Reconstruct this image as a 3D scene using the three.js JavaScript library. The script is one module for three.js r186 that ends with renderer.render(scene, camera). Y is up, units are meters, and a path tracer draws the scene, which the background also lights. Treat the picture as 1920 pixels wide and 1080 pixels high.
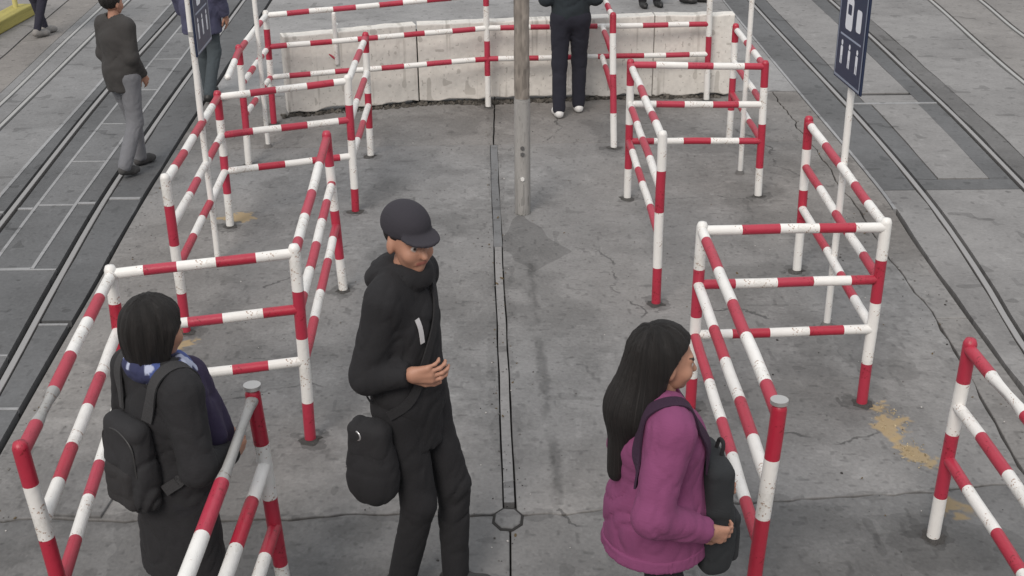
import * as THREE from 'three';
import { mergeGeometries } from 'three/addons/utils/BufferGeometryUtils.js';
import { RoundedBoxGeometry } from 'three/addons/geometries/RoundedBoxGeometry.js';

// ---------------------------------------------------------------- camera, sky, sun, exposure
const scene = new THREE.Scene();
const camera = new THREE.PerspectiveCamera(26.7, 16 / 9, 0.1, 400);
camera.position.set(0, 3.356, 0);
camera.rotation.order = 'YXZ';
camera.rotation.set(-0.41874, 0, -0.00969);
scene.add(camera);

// overcast sky: brighter overhead, cooler and dimmer at the horizon, soft cloud mottling
{
  const W = 256, H = 128, d = new Float32Array(W * H * 4);
  for (let j = 0; j < H; j++) for (let i = 0; i < W; i++) {
    const el = ((j + 0.5) / H - 0.5) * Math.PI, s = Math.max(0, Math.sin(el)), a = i / W * Math.PI * 2;
    const c = 1 + 0.05 * Math.sin(3 * a + 4 * s) + 0.04 * Math.sin(7 * a - 9 * s + 1.3);
    const L = 0.62 * (1 + 2 * s) / 3 * c * 1.28, k = (j * W + i) * 4;
    d[k] = L * 0.985; d[k + 1] = L; d[k + 2] = L * 1.03; d[k + 3] = 1;
  }
  const sky = new THREE.DataTexture(d, W, H, THREE.RGBAFormat, THREE.FloatType);
  sky.mapping = THREE.EquirectangularReflectionMapping;
  sky.magFilter = sky.minFilter = THREE.LinearFilter; sky.wrapS = THREE.RepeatWrapping; sky.needsUpdate = true;
  scene.background = sky; scene.environment = sky;
}
const sun = new THREE.DirectionalLight(0xfff4ea, 1.5);
sun.position.set(-5, 12, 5); sun.target.position.set(0, 0, -8);
sun.castShadow = true; sun.shadow.radius = 45; sun.shadow.mapSize.set(2048, 2048);
Object.assign(sun.shadow.camera, { left: -14, right: 14, top: 14, bottom: -14, near: 1, far: 50 });
scene.add(sun, sun.target);

const renderer = new THREE.WebGLRenderer({ antialias: true });
renderer.toneMapping = THREE.LinearToneMapping;
renderer.toneMappingExposure = 1.35;
renderer.shadowMap.enabled = true;

// ---------------------------------------------------------------- helpers
let seed = 12345;
const rnd = () => { seed = (seed * 1664525 + 1013904223) >>> 0; return seed / 4294967296; };
const PERM = new Uint8Array(512), HV = new Float32Array(256);
{ const r = []; for (let i = 0; i < 256; i++) { r.push(i); HV[i] = rnd() * 2 - 1; } for (let i = 255; i > 0; i--) { const j = Math.floor(rnd() * (i + 1)); [r[i], r[j]] = [r[j], r[i]]; } for (let i = 0; i < 512; i++) PERM[i] = r[i & 255]; }
const sm = t => t * t * (3 - 2 * t);
function n2(x, y, P = 0) {                       // value noise -1..1, tiling with period P when given
  let xi = Math.floor(x), yi = Math.floor(y); const u = sm(x - xi), v = sm(y - yi);
  let x1 = xi + 1, y1 = yi + 1;
  if (P) { xi = ((xi % P) + P) % P; x1 = ((x1 % P) + P) % P; yi = ((yi % P) + P) % P; y1 = ((y1 % P) + P) % P; }
  const p = PERM[xi & 255], q = PERM[x1 & 255];
  const a = HV[PERM[(p + yi) & 255]], b = HV[PERM[(q + yi) & 255]], c = HV[PERM[(p + y1) & 255]], d = HV[PERM[(q + y1) & 255]];
  return a + (b - a) * u + (c - a) * v + (a - b - c + d) * u * v;
}
function n3(x, y, z) {
  const xi = Math.floor(x), yi = Math.floor(y), zi = Math.floor(z), u = sm(x - xi), v = sm(y - yi), w = sm(z - zi);
  const p = PERM[xi & 255], q = PERM[(xi + 1) & 255], a = PERM[(p + yi) & 255], b = PERM[(q + yi) & 255], c = PERM[(p + yi + 1) & 255], d = PERM[(q + yi + 1) & 255];
  const f = (k) => { const A = HV[PERM[(a + k) & 255]], B = HV[PERM[(b + k) & 255]], C = HV[PERM[(c + k) & 255]], D = HV[PERM[(d + k) & 255]]; return A + (B - A) * u + (C - A) * v + (A - B - C + D) * u * v; };
  const lo = f(zi); return lo + (f(zi + 1) - lo) * w;
}
const fbm = (x, y, o = 3) => { let s = 0, a = 0.5; for (let i = 0; i < o; i++) { s += a * n2(x, y); x = x * 2.03 + 17.1; y = y * 2.03 + 5.7; a *= 0.5; } return s; };
const clamp = (x, a = 0, b = 1) => Math.min(b, Math.max(a, x));
const ss = (a, b, x) => sm(clamp((x - a) / (b - a)));
const taken = {};
function numbered(n) { const k = taken[n] = (taken[n] ?? -1) + 1; return k ? n + '_' + String(k).padStart(3, '0') : n; }
function shadowed(m) { m.castShadow = true; m.receiveShadow = true; return m; }
function part(name, geo, mat, parent) { const m = shadowed(new THREE.Mesh(geo, mat)); m.name = name; parent.add(m); return m; }
function thing(name, label, category, group, pos) {
  const g = new THREE.Group(); g.name = numbered(name); g.userData = { label, category };
  if (group) g.userData.group = group; if (pos) g.position.set(...pos); scene.add(g); return g;
}
function structure(name, label, category) { const g = new THREE.Group(); g.name = numbered(name); g.userData = { label, category, kind: 'structure' }; scene.add(g); return g; }
function tex(W, H, fn, { srgb = true, rx = 1, ry = 1 } = {}) {   // fn(i,j) -> grey or [r,g,b] 0..1 ; stored as given (sRGB values for colour maps)
  const d = new Uint8Array(W * H * 4);
  for (let j = 0; j < H; j++) for (let i = 0; i < W; i++) {
    const c = fn(i, j), k = (j * W + i) * 4;
    if (c.length) { d[k] = clamp(c[0]) * 255; d[k + 1] = clamp(c[1]) * 255; d[k + 2] = clamp(c[2]) * 255; } else d[k] = d[k + 1] = d[k + 2] = clamp(c) * 255;
    d[k + 3] = 255;
  }
  const t = new THREE.DataTexture(d, W, H, THREE.RGBAFormat);
  t.wrapS = t.wrapT = THREE.RepeatWrapping; t.magFilter = THREE.LinearFilter; t.minFilter = THREE.LinearMipmapLinearFilter; t.generateMipmaps = true; t.anisotropy = 8;
  if (srgb) t.colorSpace = THREE.SRGBColorSpace; t.repeat.set(rx, ry); t.needsUpdate = true; return t;
}
const mat = (r, g, b, o = {}) => { const m = new THREE.MeshStandardMaterial({ roughness: 0.9, metalness: 0, ...o }); m.color.setRGB(r, g, b); return m; };
const toS = v => v <= 0.0031308 ? v * 12.92 : 1.055 * Math.pow(v, 1 / 2.4) - 0.055;

// lines that run along the place, x as a function of distance z (metres ahead of the camera), read off the ground plan
const curve = pts => z => {
  const n = pts.length; let i = 0; while (i < n - 2 && z > pts[i + 1][0]) i++;
  const [z0, x0] = pts[i], [z1, x1] = pts[i + 1], t = (z - z0) / (z1 - z0);
  const s0 = i > 0 ? (x1 - pts[i - 1][1]) / (z1 - pts[i - 1][0]) : (x1 - x0) / (z1 - z0);
  const s1 = i < n - 2 ? (pts[i + 2][1] - x0) / (pts[i + 2][0] - z0) : (x1 - x0) / (z1 - z0);
  if (t < 0) return x0 + s0 * (z - z0); if (t > 1) return x1 + s1 * (z - z1);
  const h = z1 - z0, t2 = t * t, t3 = t2 * t;
  return x0 * (2 * t3 - 3 * t2 + 1) + x1 * (3 * t2 - 2 * t3) + h * (s0 * (t3 - 2 * t2 + t) + s1 * (t3 - t2));
};
const LN = {
  a: curve([[0, -3.28], [5, -3.78], [9.5, -4.24], [12.6, -4.5], [18.1, -4.95], [40, -6.8]]),
  b: curve([[0, -3.1], [5, -3.58], [8.84, -3.98], [12.73, -4.36], [17.2, -4.68], [40, -6.4]]),
  c: curve([[0, -2.95], [5, -3.42], [9.12, -3.83], [12, -4.07], [15.56, -4.34], [40, -6.1]]),
  d: curve([[0, -2.62], [5, -3.12], [9.1, -3.52], [10.4, -3.62], [14.2, -3.91], [40, -5.7]]),
  e: curve([[0, -2.4], [5, -2.85], [6.19, -2.97], [7.53, -3.13], [9.17, -3.31], [10.63, -3.43], [13.39, -3.62], [40, -5.2]]),
  f: curve([[0, -2.2], [5.55, -2.7], [6.64, -2.79], [7.6, -2.86], [9.16, -2.99], [11.7, -3.15], [40, -4.7]]),
  g1: curve([[0, -4.0], [11.57, -5.02], [16.86, -5.51], [40, -7.6]]),
  g2: curve([[0, -4.3], [12.38, -5.33], [15.7, -5.68], [40, -8.0]]),
  g3: curve([[0, -5.0], [14.43, -6.11], [15.87, -6.28], [40, -8.8]]),
  pr: curve([[0, 2.3], [5.2, 2.58], [7, 2.7], [8.04, 2.71], [10.5, 2.76], [40, 3.0]]),
  er: curve([[0, 2.74], [6.1, 2.9], [8.2, 2.98], [9.4, 3.05], [13, 3.06], [16.5, 3.08], [40, 3.3]]),
  r1: curve([[0, 2.9], [4, 2.97], [6.59, 3.11], [7.64, 3.23], [8.95, 3.34], [10.4, 3.4], [12, 3.43], [14.2, 3.44], [17.25, 3.46], [40, 3.8]]),
  r2: curve([[0, 3.6], [5, 3.95], [9.5, 4.25], [11.47, 4.38], [13.03, 4.45], [15.4, 4.55], [17.63, 4.62], [40, 5.3]]),
  t1: curve([[0, 4.6], [12.87, 5.56], [14.38, 5.7], [17.55, 6.04], [40, 8]]),
  t2: curve([[0, 5.35], [15.17, 6.45], [17.52, 6.74], [40, 9]]),
};
const off = (f, o) => z => f(z) + o;
const mix = (f, g, t) => z => f(z) + (g(z) - f(z)) * t;

// ---------------------------------------------------------------- ground materials
const BAR = {
 F: { posts: [[[-2.32,-11.55],[-2.307,1.085,-11.564],'W',[0.865,0.607,0.328]], [[-0.222,-12.095],[-0.229,1.161,-12.081],'R',[0.892,0.604,0.311]], [[2.037,-12.279],[2.012,1.123,-12.287],'W',[0.607,0.363]]],
  rails: [[[-2.307,1.061,-11.564],[-0.229,1.137,-12.081],'W',[0.092,0.19,0.297,0.399,0.505,0.613,0.723,0.836,0.948],0,''],
   [[-0.229,1.137,-12.081],[2.012,1.099,-12.287],'W',[0.056,0.156,0.257,0.357,0.459,0.563,0.671,0.78,0.888],0,''],
   [[-2.311,0.76,-11.56],[-0.227,0.813,-12.085],'R',[0.082,0.186,0.283,0.399,0.491,0.611,0.707,0.836,0.944],1,''],
   [[-0.227,0.813,-12.085],[2.02,0.786,-12.285],'W',[0.06,0.124,0.194,0.279,0.351,0.493,0.697,0.812,0.906],1,''],
   [[-2.315,0.467,-11.556],[-0.225,0.499,-12.089],'W',[0.084,0.178,0.289,0.361,0.501,0.605,0.711,0.828,0.94],2,''],
   [[-0.225,0.499,-12.089],[2.027,0.483,-12.283],'R',[0.048,0.158,0.228,0.325,0.409,0.495,0.705,0.804,0.912],2,'']] },
 L0: { posts: [[[-2.317,-10.267],[-2.304,1.048,-10.275],'R',[0.865,0.607,0.311]]],
  rails: [[[-2.307,1.061,-11.564],[-2.304,1.024,-10.275],'W',[0.22,0.379,0.8],0,''],
   [[-2.311,0.76,-11.56],[-2.308,0.733,-10.273],'R',[0.101,0.268,0.435,0.602,0.769,0.936],1,''],
   [[-2.315,0.467,-11.556],[-2.311,0.45,-10.27],'R',[0.101,0.268,0.436,0.603,0.77,0.937],2,'']] },
 L1: { posts: [[[-1.264,-10.495],[-1.25,1.096,-10.508],'R',[0.865,0.549,0.271]], [[-1.234,-9.048],[-1.228,1.085,-9.042],'W',[0.817,0.571,0.218]], [[-2.168,-8.756],[-2.154,1.048,-8.754],'R',[0.822,0.566,0.291]], [[-2.059,-6.901],[-2.048,1.048,-6.844],'W',[0.84,0.599,0.301]]],
  rails: [[[-1.25,1.072,-10.508],[-1.228,1.061,-9.042],'R',[0.136,0.359,0.617],0,''],
   [[-1.254,0.767,-10.504],[-1.23,0.76,-9.044],'W',[0.184,0.647],1,''],
   [[-1.258,0.471,-10.5],[-1.231,0.467,-9.046],'W',[0.375,0.707],2,''],
   [[-2.154,1.024,-8.754],[-1.228,1.061,-9.042],'W',[0.242,0.437,0.677,0.886],0,''],
   [[-2.158,0.733,-8.754],[-1.23,0.76,-9.044],'R',[0.238,0.455,0.659,0.904],1,''],
   [[-2.162,0.45,-8.755],[-1.231,0.467,-9.046],'W',[0.255,0.463,0.677,0.898],2,''],
   [[-2.154,1.024,-8.754],[-2.048,1.024,-6.844],'R',[0.138,0.337,0.535,0.705,0.868],0,''],
   [[-2.158,0.733,-8.754],[-2.051,0.733,-6.862],'W',[0.132,0.319,0.549,0.701],1,''],
   [[-2.162,0.45,-8.755],[-2.054,0.45,-6.877],'W',[0.355,0.537,0.719],2,'']] },
 L2: { posts: [[[-1.144,-7.523],[-1.181,1.102,-7.516],'R',[0.815,0.549,0.248]], [[-1.078,-5.576],[-1.075,1.102,-5.571],'W',[0.802,0.571,0.243]], [[-1.955,-5.381],[-1.935,1.075,-5.387],'W',[0.845,0.602,0.308]], [[-1.693,-3.764],[-1.764,1.085,-3.744],'R',[0.86,0.652,0.401]]],
  rails: [[[-1.181,1.078,-7.516],[-1.075,1.078,-5.571],'R',[0.289,0.543,0.739,0.918],0,''],
   [[-1.17,0.771,-7.518],[-1.076,0.771,-5.573],'R',[0.036,0.19,0.365,0.557,0.741,0.912],1,''],
   [[-1.16,0.474,-7.52],[-1.077,0.474,-5.574],'R',[0.132,0.315,0.559,0.747],2,''],
   [[-1.935,1.051,-5.387],[-1.075,1.078,-5.571],'W',[0.174,0.353,0.565,0.784],0,''],
   [[-1.941,0.752,-5.385],[-1.076,0.771,-5.573],'R',[0.196,0.377,0.569,0.794],1,''],
   [[-1.946,0.462,-5.383],[-1.077,0.474,-5.574],'W',[0.188,0.381,0.593,0.796],2,''],
   [[-1.935,1.051,-5.387],[-1.764,1.061,-3.744],'W',[0.168,0.327,0.531,0.717,0.876],0,'m4'],
   [[-1.941,0.752,-5.385],[-1.743,0.76,-3.75],'W',[0.295,0.477,0.675,0.838],1,''],
   [[-1.946,0.462,-5.383],[-1.724,0.467,-3.756],'W',[0.471,0.639,0.82],2,'']] },
 L3: { posts: [[[-0.951,-4.134],[-1.006,1.085,-4.126],'R',[0.799,0.574,0.286]], [[-1,-2.75],[-1,1.08,-2.75],'W',[0.25,0.5,0.75]]],
  rails: [[[-1.006,1.061,-4.126],[-1,1.056,-2.75],'W',[0.427,0.649,0.854],0,'m0'],
   [[-0.99,0.76,-4.129],[-1,0.756,-2.75],'W',[0.186,0.399,0.617],1,''],
   [[-0.975,0.467,-4.131],[-1,0.464,-2.75],'R',[0.152,0.375],2,'']] },
 R0: { posts: [[[0.945,-10.663],[0.925,1.166,-10.903],'R',[0.87,0.576,0.293]]],
  rails: [[[0.925,1.118,-12.187],[0.925,1.142,-10.903],'W',[0.509,0.772],0,''],
   [[0.93,0.799,-12.188],[0.931,0.816,-10.831],'W',[0.22],1,''],
   [[0.935,0.491,-12.189],[0.936,0.502,-10.766],'W',[0,0.315],2,'']] },
 R1: { posts: [[[0.948,-9.31],[0.939,1.123,-9.308],'R',[0.842,0.574,0.258]], [[2.015,-9.331],[1.992,1.091,-9.347],'R',[0.835,0.574,0.253]], [[0.948,-7.258],[0.943,1.156,-7.267],'W',[0.805,0.574,0.256]], [[2.026,-10.825],[2.017,1.075,-10.813],'R',[0.872,0.581,0.313]]],
  rails: [[[2.017,1.051,-10.813],[1.992,1.067,-9.347],'R',[0.064,0.399,0.653,0.84],0,''],
   [[2.02,0.752,-10.817],[1.999,0.764,-9.342],'W',[0.126,0.457,0.727],1,''],
   [[2.022,0.462,-10.82],[2.005,0.469,-9.338],'R',[0.427,0.629],2,''],
   [[0.939,1.099,-9.308],[1.992,1.067,-9.347],'R',[0.186,0.421,0.611,0.842],0,''],
   [[0.942,0.786,-9.308],[1.999,0.764,-9.342],'W',[0.194,0.407,0.619,0.812],1,''],
   [[0.944,0.483,-9.309],[2.005,0.469,-9.338],'R',[0.186,0.409,0.615,0.828],2,''],
   [[0.939,1.099,-9.308],[0.943,1.132,-7.267],'R',[0.074,0.365,0.517,0.725,0.836],0,''],
   [[0.942,0.786,-9.308],[0.944,0.809,-7.264],'W',[0.076,0.277,0.481,0.705],1,''],
   [[0.944,0.483,-9.309],[0.946,0.497,-7.262],'R',[0.14,0.355,0.517,0.754],2,'']] },
 R2: { posts: [[[0.974,-5.837],[0.984,1.096,-5.838],'W',[0.792,0.551,0.231]], [[1.943,-5.908],[1.954,1.08,-5.908],'W',[0.815,0.594,0.268]], [[0.949,-3.982],[0.998,1.08,-3.98],'R',[0.805,0.564,0.288]], [[1.994,-7.786],[1.978,1.091,-7.787],'R',[0.822,0.569,0.328]]],
  rails: [[[1.978,1.067,-7.787],[1.954,1.056,-5.908],'R',[0.048,0.267,0.477,0.655,0.818],0,''],
   [[1.983,0.764,-7.787],[1.951,0.756,-5.908],'R',[0.242,0.473,0.657,0.828],1,''],
   [[1.987,0.469,-7.786],[1.948,0.464,-5.908],'W',[0.24,0.409,0.609,0.792],2,''],
   [[0.984,1.072,-5.838],[1.954,1.056,-5.908],'W',[0.212,0.419,0.631,0.83],0,''],
   [[0.981,0.767,-5.838],[1.951,0.756,-5.908],'R',[0.2,0.431,0.631,0.84],1,''],
   [[0.978,0.471,-5.838],[1.948,0.464,-5.908],'W',[0.206,0.417,0.639,0.834],2,''],
   [[0.984,1.072,-5.838],[0.998,1.056,-3.98],'W',[0.082,0.281,0.479,0.655,0.876],0,''],
   [[0.981,0.767,-5.838],[0.983,0.756,-3.981],'W',[0.285,0.467,0.665,0.83],1,''],
   [[0.978,0.471,-5.838],[0.97,0.464,-3.981],'R',[0.287,0.489,0.651,0.838],2,'']] },
 R3: { posts: [[[1.937,-4.657],[1.925,1.048,-4.566],'R',[0.827,0.581,0.263]], [[1.95,-2.7],[1.95,1.08,-2.7],'R',[0.25,0.5,0.75]]],
  rails: [[[1.925,1.024,-4.566],[1.95,1.056,-2.7],'R',[0.136,0.313,0.497],0,'p1'],
   [[1.928,0.733,-4.594],[1.95,0.756,-2.7],'W',[0.144,0.295,0.469],1,''],
   [[1.932,0.45,-4.618],[1.95,0.464,-2.7],'R',[0.132,0.297,0.433],2,'']] },
};
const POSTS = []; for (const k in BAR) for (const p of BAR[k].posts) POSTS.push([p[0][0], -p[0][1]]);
const SAND = [[-2.1, 6.72, 0.13, 0.1], [-2.19, 8.95, 0.16, 0.1], [2.11, 4.9, 0.09, 0.1], [2.04, 5.72, 0.1, 0.2], [2.08, 5.38, 0.09, 0.16]];
const DIAMOND = [[0.09, 9.0], [0.42, 8.2], [0.16, 7.86], [-0.07, 8.2]];
const DARKP = [[[2.0, 6.95], [2.32, 6.75], [2.42, 6.3], [2.2, 6.1], [2.0, 6.25]], [[1.72, 4.8], [2.1, 4.85], [2.3, 4.7], [2.25, 4.3], [1.8, 4.35]], [[-1.9, 4.9], [-1.5, 4.95], [-1.42, 4.1], [-1.85, 3.9]]];
function inPoly(x, z, P) { let c = false; for (let i = 0, j = P.length - 1; i < P.length; j = i++) if ((P[i][1] > z) !== (P[j][1] > z) && x < (P[j][0] - P[i][0]) * (z - P[i][1]) / (P[j][1] - P[i][1]) + P[i][0]) c = !c; return c; }
const CRACKS = [
  [[0.95, 9.32], [1.2, 9.3], [1.55, 9.34], [1.95, 9.3]], [[0.6, 8.3], [0.72, 7.9], [0.7, 7.5], [0.83, 7.2], [0.9, 6.8]], [[1.2, 7.2], [1.5, 7.15], [1.62, 7.0]],
  [[-1.7, 7.6], [-1.4, 7.9], [-1.2, 8.4]], [[1.4, 5.6], [1.75, 5.5], [2.0, 5.6]], [[-1.6, 6.0], [-1.3, 6.2], [-0.9, 6.1], [-0.6, 6.4]], [[0.3, 10.9], [0.5, 11.3], [0.45, 11.8]],
  [[2.6, 9.6], [2.3, 10.1], [2.4, 10.6], [2.2, 11.2]], [[0.25, 4.88], [0.3, 4.78], [0.38, 4.77], [0.42, 4.85]], [[-2.5, 6.2], [-2.35, 6.6], [-2.45, 7.1]],
];
function segD(x, z, a, b) { const dx = b[0] - a[0], dz = b[1] - a[1], t = clamp(((x - a[0]) * dx + (z - a[1]) * dz) / (dx * dx + dz * dz)); return Math.hypot(x - a[0] - t * dx, z - a[1] - t * dz); }
const PX0 = -3.5, PXW = 7, PZ0 = 2.4, PZW = 10.6, PN = 1792;
const boxOf = (P, m) => [Math.min(...P.map(p => p[0])) - m, Math.max(...P.map(p => p[0])) + m, Math.min(...P.map(p => p[1])) - m, Math.max(...P.map(p => p[1])) + m];
const CB = CRACKS.map(C => boxOf(C, 0.12)), DB = DARKP.map(P => boxOf(P, 0.15)), hit = (B, x, z) => x > B[0] && x < B[1] && z > B[2] && z < B[3];
const bumpArr = new Uint8Array(PN * PN);
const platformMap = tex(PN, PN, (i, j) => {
  const x = PX0 + (i + 0.5) / PN * PXW, z = PZ0 + (j + 0.5) / PN * PZW;
  const wx = x + 0.05 * n2(x * 6, z * 6), wz = z + 0.05 * n2(x * 6 + 31, z * 6 + 9);
  const big = fbm(x * 0.9 + 3, z * 0.9, 3), med = fbm(x * 5 + 7, z * 5, 3), fine = n2(x * 70, z * 70), gr = n2(x * 190, z * 190);
  let v = 1 + 0.18 * big + 0.2 * med + 0.09 * fine + 0.08 * gr, b = 0.5 + 0.2 * med + 0.15 * fine + 0.1 * gr;
  // pitted, scaled surface: small dark pits and pale aggregate
  const rough = ss(0.02, 0.3, fbm(x * 1.3 + 40, z * 1.1 + 11, 2) + 0.25 * Math.exp(-(((x + 0.4) / 0.45) ** 2 + ((z - 5.6) / 0.8) ** 2)));
  const pit = n2(x * 34 + 5, z * 34), pit2 = n2(x * 17, z * 17 + 8);
  if (pit > 0.62 - 0.25 * rough) { const s = clamp((pit - 0.5) * 2); v *= 1 - 0.34 * s; b -= 0.35 * s; }
  if (pit2 < -0.72 + 0.2 * rough) { v *= 1.1; b += 0.1; }
  v *= 1 - 0.1 * rough * (0.3 + n2(x * 24, z * 24));
  if (n2(x * 9 + 77, z * 9) > 0.83) v *= 0.8;                                   // gum and oil spots
  const gm = fbm(x * 2.1 + 60, z * 1.7 + 20, 4) + 0.06 * n2(x * 60, z * 60), near = 0.1 * ss(8.5, 5.5, z); if (gm > 0.16 - near) v *= 0.9; if (gm > 0.27 - near) v *= 0.88; if (gm < -0.3) v *= 1.08;   // old spills, ragged outlines
  // dark seep streak running from the pole
  const sx = 0.1 + (8.9 - z) * 0.031; if (z > 4.95 && z < 8.95) { const s = ss(0.05, 0.0, Math.abs(x - sx) + 0.022 * n2(x * 18, z * 9) + 0.012 * n2(x * 60, z * 40)) * ss(-0.25, 0.25, n2(z * 2.3, 9.5) + 0.3 * n2(x * 30, z * 12)); v *= 1 - 0.36 * s; }
  { const jd = Math.abs(x + 0.02 + 0.14 * clamp((z - 4.9) / 6)) - 0.035, q = jd + 0.05 * n2(x * 9, z * 5) + 0.025 * n2(x * 34, z * 34); if (q < 0.035 && n2(x * 3, z * 2.2) > -0.35) v *= 0.86; }   // dirt caught along the middle joint
  { const ca = Math.abs(z - 4.86 - 0.09 * Math.max(0, x)), q = ca + 0.05 * n2(x * 8, z * 8) + 0.02 * n2(x * 40, z * 40); if (q < 0.02) v *= 0.8; }
  // patched diamond at the pole foot, darker patches with ragged outlines
  if (x > -0.2 && x < 0.5 && inPoly(wx, wz, DIAMOND)) v *= 0.72;
  for (let k = 0; k < 3; k++) if (hit(DB[k], x, z) && inPoly(wx + 0.05 * n2(x * 13, z * 13), wz + 0.05 * n2(x * 13 + 4, z * 13), DARKP[k])) v *= 0.82;
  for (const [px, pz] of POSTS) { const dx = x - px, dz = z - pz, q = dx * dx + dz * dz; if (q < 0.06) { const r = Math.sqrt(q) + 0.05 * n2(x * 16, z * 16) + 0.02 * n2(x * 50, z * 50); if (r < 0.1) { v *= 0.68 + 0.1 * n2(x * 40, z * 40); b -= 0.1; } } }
  let crk = 9; CRACKS.forEach((C, ci) => { if (hit(CB[ci], x, z)) for (let k = 0; k < C.length - 1; k++) crk = Math.min(crk, segD(wx + 0.015 * n2(x * 40, z * 40), wz + 0.015 * n2(x * 40, z * 40 + 9), C[k], C[k + 1])); });
  if (crk < 0.009) { const s = ss(-0.5, 0.3, n2(x * 8, z * 8 + 50)); v *= 1 - 0.5 * s; b -= 0.4 * s; }
  let r = 0.9 * v, g = 0.895 * v, bl = 0.885 * v;
  const warm = 0.03 * n2(x * 0.8 + 9, z * 0.8); r *= 1 + warm; bl *= 1 - warm;
  for (const [px, pz, rx, rz] of SAND) { if (Math.abs(x - px) > rx * 2 || Math.abs(z - pz) > rz * 2) continue; const q = Math.hypot((x - px) / rx, (z - pz) / rz) + 0.55 * n2(x * 15, z * 15) + 0.35 * n2(x * 45, z * 45); if (q < 0.95) { const s = 0.75 * ss(0.95, 0.5, q); r += (1.65 - r) * s; g += (1.22 - g) * s; bl += (0.62 - bl) * s; } }
  bumpArr[j * PN + i] = clamp(b) * 255;
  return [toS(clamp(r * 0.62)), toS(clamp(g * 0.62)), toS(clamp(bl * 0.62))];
});
platformMap.wrapS = platformMap.wrapT = THREE.ClampToEdgeWrapping;
const platformBump = (() => { const N = PN / 2; return tex(N, N, (i, j) => bumpArr[j * 2 * PN + i * 2] / 255, { srgb: false }); })();
// tiling asphalt: 2.5 m square
const asphaltMap = tex(1024, 1024, (i, j) => {
  const x = i / 1024, y = j / 1024;
  let v = 0.62 + 0.09 * n2(x * 4, y * 4, 4) + 0.06 * n2(x * 16 + 0.3, y * 16, 16) + 0.05 * n2(x * 128, y * 128, 128) + 0.05 * n2(x * 400, y * 400, 400);
  const p = n2(x * 48, y * 48, 48); if (p > 0.7) v *= 0.82; if (p < -0.8) v *= 1.1;
  const q = n2(x * 20 + 0.5, y * 20, 20); if (q > 0.78) v *= 0.72;
  return [toS(v), toS(v * 0.995), toS(v * 0.99)];
});
const asphaltBump = tex(512, 512, (i, j) => { const x = i / 512, y = j / 512; return 0.5 + 0.2 * n2(x * 128, y * 128, 128) + 0.2 * n2(x * 48, y * 48, 48) + 0.1 * n2(x * 16, y * 16, 16); }, { srgb: false });
const G = (v, t = 0, o = {}) => mat(v * (1 + t), v, v * (1 - t), { map: asphaltMap, bumpMap: asphaltBump, bumpScale: 0.005, roughness: 0.92, ...o });
const M = {
  earth: G(0.035, 0.05), asphaltWarm: G(0.32, 0.03), asphaltBack: G(0.39, -0.005), bandLeft: G(0.3, -0.015), reddish: G(0.29, 0.05),
  dark: G(0.165, -0.04), darkWarm: G(0.19, 0.0), panel: G(0.235, -0.03), panelDark: G(0.185, -0.035), light: G(0.335, 0.005),
  steelEdge: mat(0.43, 0.44, 0.45, { roughness: 0.6, map: asphaltMap }), rubber: mat(0.012, 0.012, 0.013, { roughness: 0.95 }),
};
// ---------------------------------------------------------------- ground sheets
const ZS = (z0, z1) => { const n = Math.max(2, Math.ceil(Math.min(z1 - z0, 60) / 0.35)); return Array.from({ length: n + 1 }, (_, i) => z0 + (z1 - z0) * i / n); };
function stripGeo(fl, fr, z0, z1, y = 0, th = 0.05, jag = 0) {
  const zs = ZS(z0, z1), pos = [], uv = [], idx = [];
  const v = (x, yy, z) => { pos.push(x, yy, -z); uv.push(x / 2.5, z / 2.5); return pos.length / 3 - 1; };
  const j = (z, k) => jag ? jag * (n2(z * 5 + k, k * 3.1) + 0.5 * n2(z * 21 + k, k)) : 0;
  zs.forEach((z, i) => {
    const a = fl(z) + j(z, 1), b = fr(z) + j(z, 7);
    v(a, y, z); v(b, y, z); v(a, y, z); v(a, y - th, z); v(b, y, z); v(b, y - th, z);
    if (i) { const p = (i - 1) * 6, q = i * 6; idx.push(p, p + 1, q, p + 1, q + 1, q, p + 2, q + 2, p + 3, q + 2, q + 3, p + 3, p + 4, p + 5, q + 4, q + 4, p + 5, q + 5); }
  });
  for (const z of [z0, z1]) { const a = fl(z), b = fr(z), k = v(a, y, z), l = v(b, y, z), m = v(a, y - th, z), n = v(b, y - th, z); z === z0 ? idx.push(k, m, l, l, m, n) : idx.push(k, l, m, l, n, m); }
  const g = new THREE.BufferGeometry(); g.setAttribute('position', new THREE.Float32BufferAttribute(pos, 3)); g.setAttribute('uv', new THREE.Float32BufferAttribute(uv, 2)); g.setIndex(idx);
  const f = g.toNonIndexed(); f.computeVertexNormals(); return f;
}
const C0 = x => () => x;
{ const g = new THREE.PlaneGeometry(600, 600); g.rotateX(-Math.PI / 2); const uv = g.attributes.uv; for (let i = 0; i < uv.count; i++) uv.setXY(i, uv.getX(i) * 240, uv.getY(i) * 240);
  const m = shadowed(new THREE.Mesh(g, M.earth)); m.name = 'ground'; m.position.y = -0.05; m.userData = { label: 'dark earth under the paving and tracks', category: 'ground', kind: 'structure' }; scene.add(m); }
const NEAR = -6, FAR = 60, RH = 0.02, GAP = 0.03;
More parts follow.
